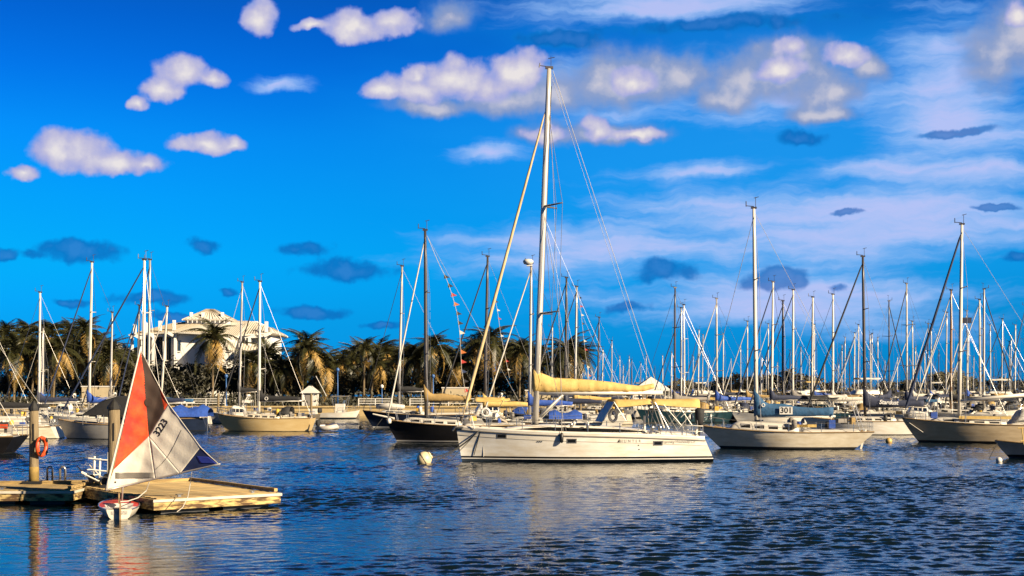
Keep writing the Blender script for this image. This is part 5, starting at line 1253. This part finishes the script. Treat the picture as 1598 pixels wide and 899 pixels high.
# swim ladder handles
ld = thing('swim_ladder', 'pair of bent stainless ladder handrails on the finger dock', 'ladder', (wx(88, 49.6), 49.6, DZ))
for q in (78, 98):
    x = wx(q, 49.6) - wx(88, 49.6)
    MB().tube([(x - 0.10, 0, -0.2), (x - 0.10, 0, 0.5), (x - 0.05, 0, 0.58), (x + 0.05, 0, 0.58), (x + 0.09, 0, 0.5), (x + 0.09, 0, 0.0)], 0.042, 6).build('handrail', SS, ld, True)
for k in range(2): MB().box((0, 0, -0.1 - 0.25 * k), (0.5, 0.08, 0.03)).build('rung', SS, ld)
# stacked launching trolleys on the walkway's end
def trolley(px, py, Y, label, rz, tilt):
    a = thing('launching_trolley', label, 'trolley', (wx(px, Y), Y, wz(py, Y)), rz)
    for s in (-0.42, 0.42): MB().tube([(-0.75, s, 0.50 + tilt), (0.0, s, 0.25), (0.8, s * 0.8, 0.05)], 0.035, 5).build('side_tube', ALUW, a)
    for x in (-0.55, -0.1, 0.35): MB().tube([(x, -0.42, 0.28 - x * 0.25 + tilt * (-x)), (x, 0.42, 0.28 - x * 0.25 + tilt * (-x))], 0.03, 5).build('cross_tube', ALUW, a)
    for s in (-0.5, 0.5): MB().lathe([(0.05, -0.05), (0.2, -0.05), (0.2, 0.05), (0.05, 0.05)], (0.35, s, 0.2), 12, M=Matrix.Rotation(math.pi / 2, 3, 'X')).build('wheel', RUBBER, a)
    a.scale = (0.72, 0.72, 0.72)
    return a
trolley(152, 757, 47.6, 'lower of the two tangled launching trolleys by the right piling', 0.3, 0.15)
trolley(147, 752, 48.2, 'upper of the two tangled launching trolleys by the right piling', -0.5, 0.3)
rk = thing('kayak_rack', 'upright white tube rack beside the right piling', 'rack', (wx(160, 48.6), 48.6, DZ))
for x in (-0.32, -0.12, 0.18, 0.34): MB().tube([(x, 0, 0), (x + 0.02, 0.05, 1.05 + 0.12 * math.sin(x * 9))], 0.04, 6).build('upright', WHITE, rk, True)
for z in (0.45, 0.85): MB().tube([(-0.5, -0.02, z + 0.1), (0.42, 0.03, z)], 0.028, 5).build('arm', WHITE, rk)
MB().box((0, 0.1, 0.08), (0.9, 0.5, 0.12)).build('base', RUBBER, rk)
# ------------------------------------------------------------------ the little lateen dinghy with the red, white and blue sail
def sunfish():
    Y0 = 41.2; s = F / Y0
    root = thing('sailing_dinghy', 'small dinghy with red, white and blue triangular sail numbered 3223', 'dinghy', (wx(186, Y0), Y0, 0), 0)
    cx = 186.0
    def W(px, py, dep=0.0):     # picture point -> local point, dep metres further away
        Yd = Y0 + dep; return Vector((wx(px, Yd) - wx(cx, Y0), dep, wz(py, Yd)))
    # hull seen from astern: bow away from us (+y)
    HB = mat('dinghy hull', (0.70, 0.64, 0.52), 0.4, var=0.12)
    L, B = 4.1, 1.24; rings = []
    for i in range(17):
        u = i / 16; w = B / 2 * (0.60 + 0.40 * math.sin(min(1, u / 0.36) * math.pi / 2)) * (1 - max(0, (u - 0.45) / 0.55) ** 2.2); w = max(w, 0.015); y = -0.2 + L * u; fbd = 0.29 + 0.05 * u * u
        rings.append([Vector((-w, y, fbd)), Vector((-w * 0.98, y, fbd - 0.07)), Vector((-w * 0.80, y, 0.05)), Vector((-w * 0.45, y, -0.06)), Vector((0, y, -0.09)), Vector((w * 0.45, y, -0.06)), Vector((w * 0.80, y, 0.05)), Vector((w * 0.98, y, fbd - 0.07)), Vector((w, y, fbd))])
    b = MB().loft(rings, closed=False, caps=False); b.add(rings[0], [tuple(range(9))[::-1]]); b.build('hull', HB, root, True)
    dk = [[Vector((rg[0].x * k, rg[0].y, rg[0].z + 0.035 * (1 - k * k) - (0.10 if (0.12 < i / 16 < 0.42 and abs(k) < 0.5) else 0.0))) for k in (-1, -.7, -.4, 0, .4, .7, 1)] for i, rg in enumerate(rings)]
    b = MB()
    for i in range(16):
        for j in range(6):
            b.add([dk[i][j], dk[i][j + 1], dk[i + 1][j + 1], dk[i + 1][j]], [(0, 1, 2, 3)], 1 if (i >= 7 or (i >= 3 and j in (0, 5))) else 0)
    b.build('deck', [WHITE, mat('red deck', (0.60, 0.055, 0.02), 0.5, var=0.2)], root)
    for q in (1, -1): MB().tube([Vector((rg[0].x * q * -1, rg[0].y, rg[0].z)) for rg in rings], 0.022, 5).build('gunwale_trim', SS, root)
    MB().sheet([[Vector((x, -0.212, z)) for x in (-.24, -.1, .1, .24)] for z in (0.24, 0.13)], 0.002).build('transom_panel', WHITE, root)
    MB().box((0.03, -0.30, 0.16), (0.05, 0.24, 0.62)).build('rudder', TEAK, root)
    MB().tube([(0.03, -0.26, 0.46), (0.0, 0.75, 0.55)], 0.022, 5).build('tiller', TEAK, root)
    MB().box((0.0, 1.15, 0.52), (0.05, 0.4, 0.32)).build('daggerboard', TEAK, root)
    for o_ in list(root.children): o_.rotation_euler.z = 0.285
    # spars and sail
    dm = 1.9                                    # mast stands this far up the deck
    tack, peak, clew = (165.5, 765), (220, 546), (341.5, 725)
    base = W(190, 775, dm); 
    MB().tube([Vector((base.x, dm, 0.3)), Vector((base.x + 0.05, dm + 0.02, 1.2)), Vector((base.x + 0.1, dm + 0.03, 3.0))], 0.032, 8).build('mast', ALU, root, True)
    def depth(px, py):
        # cambered: luff and leech edges nearest, belly away from us
        a = Vector(tack); e1 = Vector(peak) - a; e2 = Vector(clew) - a; p = Vector((px, py)) - a
        det = e1.x * e2.y - e1.y * e2.x; u = (p.x * e2.y - p.y * e2.x) / det; v = (e1.x * p.y - e1.y * p.x) / det
        w = 1 - u - v
        q = v / max(1e-4, u + v) if u + v > 0 else 0
        D_ = 0.36 * math.sin(min(1, max(0, v) / 0.27) * math.pi / 2) if v < 0.27 else 0.36 - 1.02 * ((v - 0.27) / 0.73) ** 1.15
        D_ *= 0.55 + 0.45 * min(1, (1 - u) * 1.6)
        wr = 0.022 * math.sin(px * 0.20 + py * 0.075 + 2.2 * math.sin(py * 0.031 + px * 0.02)) * max(0, 1 - v * 1.6) * min(1, v * 12) + 0.006 * math.sin(px * 0.16 - py * 0.21 + 1.5 * math.sin(px * 0.05))
        return dm - 0.30 + D_ + wr + 0.03 * math.sin(v * 11 + u * 6) * v
    def SP(px, py, out=0.0): return W(px, py, depth(px, py) - out)
    def spar(nm, pa, pb, r0, r1, m, n=14):
        pts = []
        for i in range(n + 1):
            u = i / n; px, py = lerp(pa[0], pb[0], u), lerp(pa[1], pb[1], u)
            pts.append(W(px, py, depth(px, py) - 0.02))
        MB().tube(pts, [lerp(r0, r1, i / n) for i in range(n + 1)], 8).build(nm, m, root, True)
    sail = bpy.data.objects.new('sail', None); COL.objects.link(sail); sail.parent = root
    SR = mat('red-orange sailcloth', (0.42, 0.022, 0.004), 0.75, vscale=1.6, col2=(0.80, 0.085, 0.006), hard=0.12, bump=0.02, bscale=3)
    SD = mat('dark brown sailcloth', (0.035, 0.014, 0.006), 0.8, var=0.3)
    SW = mat('white sailcloth panel', (0.72, 0.66, 0.56), 0.75, var=0.1, vscale=1.4, bump=0.02, bscale=3)
    SB = mat('blue sailcloth', (0.006, 0.020, 0.10), 0.7, var=0.25)
    SV = mat('smoky vinyl window', (0.20, 0.18, 0.15), 0.35, var=0.2)
    def patch(nm, q, m, n=36, out=0.0, label=None):
        # q: four picture corners a,b,c,d (a-b and d-c opposite)
        g = []
        for i in range(n + 1):
            row = []
            for j in range(n + 1):
                u, v = i / n, j / n
                x = (1 - u) * ((1 - v) * q[0][0] + v * q[3][0]) + u * ((1 - v) * q[1][0] + v * q[2][0])
                y = (1 - u) * ((1 - v) * q[0][1] + v * q[3][1]) + u * ((1 - v) * q[1][1] + v * q[2][1])
                row.append(SP(x, y, out))
            g.append(row)
        b = MB().loft(g, closed=False, caps=False)
        o = b.build(nm, m, sail, True)
        md = o.modifiers.new('thickness', 'SOLIDIFY'); md.thickness = 0.006
        if label: o['label'] = label
        return o
    sA = (177.5, 733); sB = (232, 681); sC = (262.5, 630)
    kB = (231, 640)
    patch('panel', [(219.5, 548), (225, 585), sB, sA], SR, label='red-orange luff panel')
    patch('panel', [(220.5, 548), (248, 602), (256, 641), sB], SD, label='dark brown panel')
    patch('panel', [(248, 602), (255.5, 616.5), sC, (256, 641)], SR, 6, label='narrow red leech panel')
    patch('panel', [sA, sB, (242, 748.5), tack], SW, label='white foot panel')
    patch('panel', [sB, sC, (313, 698), (281, 739)], SW, label='white leech panel')
    patch('panel', [sB, (281, 739), (261, 744), (242, 748.5)], SW, 10)
    patch('panel', [(313, 698), (327, 711.5), clew, (281, 739)], SB, label='dark blue clew panel')
    patch('panel', [(306, 712), (325, 713), (339, 724), (312, 723)], mat('bright blue sailcloth', (0.01, 0.03, 0.30), 0.7, var=0.2), 8, 0.012, label='bright blue patch')
    patch('vision_window', [(180, 737.5), (240, 737.5), (240, 746), (180, 747)], SV, 8, 0.012)
    # dark round emblem straddling the red and brown panels
    c = (231.5, 628); b = MB(); ring = [SP(c[0] + 6.2 * math.cos(2 * math.pi * k / 20), c[1] + 6.8 * math.sin(2 * math.pi * k / 20), 0.014) for k in range(20)]
    b.add(ring, [tuple(range(20))]); b.build('round_emblem', SD, sail)
    ca, sa = math.cos(math.radians(-58)), math.sin(math.radians(-58))
    put_text('sail_number', '3223', 15.0, lambda u, v: SP(251.5 + u * ca + v * sa * 1.0, 667 + u * sa - v * ca * 1.0, 0.016), INK, sail, bold=0.25, space=0.95)
    b = MB().tube([SP(242 + 41 * i / 12, 733 - 62 * (i / 12) + 9 * math.sin(i / 12 * math.pi), 0.012) for i in range(13)], 0.006, 3); b.build('seam', INK, sail)
    b = MB(); b.add([SP(180 + 1.6 * math.cos(k), 752.5 + 1.6 * math.sin(k), 0.014) for k in (0, 1.05, 2.1, 3.14, 4.2, 5.2)], [(0, 1, 2, 3, 4, 5)]); b.build('maker_mark', INK, sail)
    spar('upper_spar', tack, (220, 541), 0.038, 0.026, ALUW)
    spar('lower_spar', tack, (343.5, 724), 0.036, 0.026, ALU)
    MB().tube([SP(*q) for q in ((220.5, 548), (234, 575), (248, 602), (262.5, 630), (280, 653), (297, 676), (313, 698), (327, 711.5), (340, 723))], 0.014, 4).build('leech_rope', WIREW, root)
    MB().tube([SP(233, 752), W(228, 766, dm), W(215, 777, 1.4), W(200, 782, 0.9), W(186, 783, 0.6)], 0.018, 5).build('mainsheet', WIREW, root)
    MB().tube([SP(299, 738), W(297, 755, 1.6), W(293, 776, 0.7), W(285, 792, 0.4), W(276, 799, 0.2)], 0.014, 5).build('tail_line', WIREW, root)
sunfish()
# ------------------------------------------------------------------ the white mansion behind the palms
def mansion():
    Y = 222.0; s = F / Y
    X = lambda px: (px - 332) / s
    Z = lambda py: CH + (HZ - py) / s - LZ
    WALL = mat('white stucco', (0.92, 0.89, 0.83), 0.8, var=0.06, vscale=0.6)
    ROOF = mat('cream standing-seam roof', (0.82, 0.76, 0.65), 0.5, var=0.06, vscale=0.7)
    SEAM = mat('roof seam', (0.34, 0.28, 0.19), 0.5, var=0.1)
    GLAZING = mat('blue-grey glazing', (0.015, 0.035, 0.06), 0.15, var=0.3)  # dark window glass, its own colour
    root = thing('mansion', 'white hip-roofed building with roof lantern above the palms', 'building', (wx(332, Y), Y - 7.5, LZ))
    ze = Z(523); zr = Z(501); D = 15.0
    # body: central block and two set-back wings
    MB().box((X(332), D / 2, ze / 2), (X(388) - X(293), D - 0.4, ze)).build('wall', WALL, root)
    MB().box((X(255), D / 2 + 2.4, ze / 2 - 0.1), (X(294) - X(226) - 0.6, D - 5, ze - 0.2)).build('wall', WALL, root)
    MB().box((X(408), D / 2 + 2.4, ze / 2 - 0.1), (X(432) - X(388) - 0.6, D - 5, ze - 0.2)).build('wall', WALL, root)
    # glazing in the shaded left wing
    for i in range(5):
        x = X(233 + 12 * i); g = MB().box((x, 2.25, ze - 2.4), (1.0, 0.12, 3.4)).build('window', GLAZING, root)
        MB().box((x, 2.17, ze - 2.4), (0.07, 0.08, 3.4)).build('mullion', WALL, g)
    for px in (295.5, 372):
        w_ = MB().box((X(px) + 0.1, 0.12, ze - 2.0), (0.55, 0.12, 1.7)).build('window', GLAZING, root); MB().box((X(px) + 0.1, 0.04, ze - 2.9), (0.75, 0.18, 0.12)).build('sill', WALL, w_)
    for px in (398, 412, 422):
        w_ = MB().box((X(px), 2.25, ze - 3.2), (0.9, 0.12, 2.4)).build('window', GLAZING, root); MB().box((X(px), 2.17, ze - 3.2), (0.07, 0.08, 2.4)).build('mullion', WALL, w_)
    # columns
    for px in (227, 243, 259, 276, 292.5, 390, 404, 427.5): MB().box((X(px), -0.35, ze / 2), (0.42, 0.42, ze - 0.1)).build('column', WALL, root)
    MB().box((X(411), -0.35, ze - 0.55), (X(428) - X(390), 0.4, 0.4)).build('beam', WALL, root)
    MB().box((X(259), -0.35, ze - 0.35), (X(292) - X(227), 0.4, 0.4)).build('beam', WALL, root)
    # roofs: quads with raised seams
    def slope(q, n, nm='roof_slope', lift=0.05):
        q = [Vector(p) for p in q]; b = MB(); nn = (q[1] - q[0]).cross(q[3] - q[0]).normalized()
        if nn.z < 0: nn = -nn
        low = [p - nn * 0.22 for p in q]; b.add(q + low, [(0, 1, 2, 3), (7, 6, 5, 4)] + [(i, i + 4, (i + 1) % 4 + 4, (i + 1) % 4) for i in range(4)])
        o = b.build(nm, ROOF, root)
        for i in range(1, n):
            u = i / n; a = lerp(q[0], q[1], u) + nn * 0.03; c = lerp(q[3], q[2], u) + nn * 0.03
            MB().tube([a, c], 0.055, 4).build('seam', SEAM, o)
        return o
    ov = -1.5
    # main hip (front slope eave to ridge)
    slope([(X(290), ov, Z(521)), (X(390), ov, Z(526)), (X(390), D * 0.5, zr), (X(308), D * 0.5, zr)], 34)
    slope([(X(390), ov, Z(526)), (X(436), ov + 2.2, Z(521.5)), (X(425), D * 0.42, Z(512)), (X(390), D * 0.5, zr)], 12)
    slope([(X(436), ov + 2.2, Z(521.5)), (X(436), D + 1, Z(521.5)), (X(425), D * 0.55, Z(512)), (X(425), D * 0.42, Z(512))], 5)
    slope([(X(222), ov + 1.0, Z(525)), (X(290), ov, Z(521)), (X(308), D * 0.5, zr), (X(268), D * 0.5, Z(505))], 24)
    slope([(X(222), D + 1, Z(525)), (X(222), ov + 1.0, Z(525)), (X(268), D * 0.5, Z(505)), (X(268), D * 0.6, Z(505))], 6)
    slope([(X(436), D + 1, Z(522)), (X(222), D + 1, Z(525)), (X(268), D * 0.55, Z(505)), (X(400), D * 0.55, zr)], 30)
    # long lower slope running down to the right of the centre block
    slope([(X(345), ov - 2.6, Z(538)), (X(388), ov - 2.6, Z(552)), (X(391), ov - 0.1, Z(527)), (X(345), ov - 0.1, Z(524.5))], 16)
    slope([(X(391), ov - 0.2, Z(550)), (X(433), ov + 0.2, Z(546)), (X(436), ov + 1.8, Z(536)), (X(391), ov + 1.4, Z(538))], 10)
    # white fins and bracket blocks along the eaves
    for px, py in ((232, 512), (249, 510), (270, 507), (291, 506)):
        MB().box((X(px), ov + 0.9, Z(py) - 0.55), (0.42, 0.5, 1.6)).build('fin', WALL, root)
    MB().box((X(427), ov + 2.4, Z(513)), (0.5, 0.5, 1.7)).build('fin', WALL, root)
    for px, py in ((239, 529), (260, 527), (287, 524.5), (432, 526), (437, 538), (441, 546)):
        MB().box((X(px), ov + 0.2, Z(py)), (0.95, 0.6, 0.42), M=Matrix.Rotation(0.5 if px < 400 else -0.45, 3, 'Y')).build('bracket', WALL, root)
    for px in (437, 441): MB().box((X(px) - 1.0, ov + 1.0, Z(532 if px == 437 else 542)), (2.6, 0.35, 0.3), M=Matrix.Rotation(-0.0 + 0.5, 3, 'Y')).build('raking_beam', WALL, root)
    # roof lantern
    zc = Z(501); lw = (X(366) - X(291)) / 2; cxl = X(328.5)
    MB().box((cxl, D * 0.5, zc - 0.1), (lw * 1.8, 4.6, 1.1)).build('lantern_wall', WALL, root)
    ap = Z(483)
    for sg in (-1, 1):
        slope([(cxl - lw, D * .5 + sg * 3.2, zc + 0.15), (cxl + lw, D * .5 + sg * 3.2, zc + 0.15), (cxl + 0.5, D * .5 + sg * .4, ap), (cxl - 0.7, D * .5 + sg * .4, ap)] if sg < 0 else [(cxl + lw, D * .5 + 3.2, zc + 0.15), (cxl - lw, D * .5 + 3.2, zc + 0.15), (cxl - 0.7, D * .5 + .4, ap), (cxl + 0.5, D * .5 + .4, ap)], 14, 'lantern_roof')
        q_ = [(cxl + sg * lw, D * .5 - sg * 3.2, zc + 0.15), (cxl + sg * lw, D * .5 + sg * 3.2, zc + 0.15), (cxl + sg * .6, D * .5 + sg * .4, ap), (cxl + sg * .6, D * .5 - sg * .4, ap)]
        slope(q_, 5, 'lantern_roof')
    for px in (304, 322, 352): MB().box((X(px), D * .5 - 2.4, Z(495)), (0.42, 0.42, 1.3)).build('fin', WALL, root)
    b = MB()
    for i in range(9): MB().box((X(300 + 7 * i), D * .5 - 3.0, zc + 0.0), (0.12, 0.12, 0.9)).build('baluster', WALL, root)
mansion()
# yellow flat-roofed block left of it, among the palms
bl = thing('low_building', 'low yellowish flat-roofed block among the palms left of the mansion', 'building', (wx(186, 228), 228, LZ))
YW = mat('ochre stucco', (0.55, 0.38, 0.14), 0.8, var=0.1)
MB().box((0, 3, 4.6), (5.4, 6, 9.2)).build('wall', YW, bl)
MB().box((0, 3, 9.35), (6.0, 6.6, 0.3)).build('parapet', WHITE, bl)
for k in range(3): MB().box((-1.7 + 1.7 * k, -0.04, 8.2), (0.9, 0.12, 0.8)).build('window', GLASS, bl)
MB().box((-1.2, 3, 9.9), (1.4, 1.2, 0.8)).build('roof_plant', GREYR, bl)
# boat shed
hut = thing('boat_hut', 'small white gabled hut on the seawall below the palms', 'hut', (wx(482, 192.5), 192.5, LZ))
MB().box((0, 1.5, 1.0), (2.0, 3, 2.0)).build('wall', WHITE, hut)
b = MB(); w = 1.3; b.add([(-w, -0.3, 1.97), (0, -0.3, 3.0), (w, -0.3, 1.97), (-w, 3.3, 1.97), (0, 3.3, 3.0), (w, 3.3, 1.97)], [(0, 2, 1), (3, 4, 5), (0, 1, 4, 3), (1, 2, 5, 4), (0, 3, 5, 2)]); b.build('roof', WHITE, hut)
MB().box((-0.1, -0.03, 0.85), (0.8, 0.08, 1.7)).build('door', GRYC, hut)
MB().box((0.0, -0.03, 1.82), (1.2, 0.06, 0.2)).build('sign', INK, hut)
# low building pieces and walls behind the boats
for k, (p0, p1, y0, y1, Y, lab) in enumerate(((128, 178, 604, 622, 196, 'pale low wall between the palm trunks left of the striped sail'), (690, 735, 606, 626, 196, 'pale low kiosk wall behind the brown sail cover'), (820, 870, 610, 628, 196, 'pale low wall right of the big yacht\'s mast foot'))):
    a = thing('garden_wall', lab, 'wall', (wx((p0 + p1) / 2, Y), Y, LZ))
    h_ = wz(y0, Y) - LZ; wd = wx(p1, Y) - wx(p0, Y)
    MB().box((0, 0, h_ / 2), (wd, 0.3, h_)).build('wall', mat('pale stucco', (0.52, 0.42, 0.26), 0.85, var=0.15, vscale=0.8), a)
    MB().box((0, 0, h_ + 0.08), (wd + 0.2, 0.45, 0.16)).build('coping', WHITE, a)
# lamp posts
for px, yt, lab in ((527, 580, 'slim blue lamp post in front of the palms'), (353, 590, 'blue lamp post just right of the lone palm\'s trunk'), (676, 590, 'blue lamp post behind the brown sail cover'), (596, 606, 'short post with white box on the seawall left of the navy sloop\'s mast')):
    Y = 191.5; zt = wz(yt, Y) - LZ
    a = thing('lamp_post', lab, 'lamp post', (wx(px, Y), Y, LZ))
    MB().tube([(0, 0, 0), (0, 0, zt)], [0.11, 0.07], 8).build('pole', BLUEP, a, True)
    MB().lathe([(0.05, 0), (0.22, 0.05), (0.26, 0.35), (0.16, 0.5), (0.02, 0.56)], (0, 0, zt), 10).build('lantern', BLUEP if px != 596 else WHITE, a, True)
    MB().lathe([(0.22, 0), (0.2, 0.3), (0.12, 0.36)], (0, 0, 0), 8).build('base', BLUEP, a)
# white marquee
tn_ = thing('marquee', 'white peaked marquee roof behind the end of the tan boom cover', 'tent', (wx(1015, 240), 240, 0.5))
zt, zl = wz(588, 240) - .5, wz(607, 240) - .5
b = MB(); w = 3.1; b.add([(-w, -3, zl), (w, -3, zl), (w, 3, zl), (-w, 3, zl), (0, -1.2, zt), (0, 1.2, zt)], [(0, 1, 4), (1, 2, 5, 4), (2, 3, 5), (3, 0, 4, 5)]); b.build('roof', WHITE, tn_)
for sx in (-1, 1):
    for sy in (-1, 1): MB().tube([(sx * w * .96, sy * 2.9, 0), (sx * w * .96, sy * 2.9, zl)], 0.06, 6).build('pole', WHITE, tn_)
MB().box((0, 0, zl - 0.15), (2 * w, 6.02, 0.35)).build('valance', WHITE, tn_)
# marina pontoons and their mooring piles
POD = mat('pontoon deck', (0.16, 0.13, 0.09), 0.9, var=0.2)
for Y, p0, p1, lab in ((176, 905, 1660, 'nearest long pontoon across the marina on the right'), (236, 900, 1660, 'long pontoon carrying the white marquee across the marina'), (310, 920, 1660, 'farthest long pontoon across the marina on the right'), (178, 200, 560, 'pontoon along the left shore below the palms')):
    x0, x1 = wx(p0, Y), wx(p1, Y); a = thing('pontoon', lab, 'pontoon', ((x0 + x1) / 2, Y + (4 if Y == 236 else 0), 0))
    dp = 9.0 if Y == 236 else 2.2
    n_ = int((x1 - x0) / 6); w = (x1 - x0) / n_
    m_ = MB().box((0, 0, 0.25), (w - 0.06, dp, 0.5)).mesh('deck_section', POD)
    for i in range(n_): link('deck_section', m_, a, (-(x1 - x0) / 2 + w * (i + .5), 0, 0))
    pm = MB().lathe([(0.16, -0.5), (0.15, 3.0), (0.17, 3.02), (0.02, 3.3)], sides=8).mesh('pile', PILE)
    for i in range(0, n_, 2): link('pile', pm, a, (-(x1 - x0) / 2 + w * i, -dp / 2 - 0.2, 0))
    bx = MB().box((0, 0, 0.85), (1.1, 0.6, 0.7)).mesh('dock_box', WHITE)
    for i in range(1, n_, 3): link('dock_box', bx, a, (-(x1 - x0) / 2 + w * i, 0.5, 0))
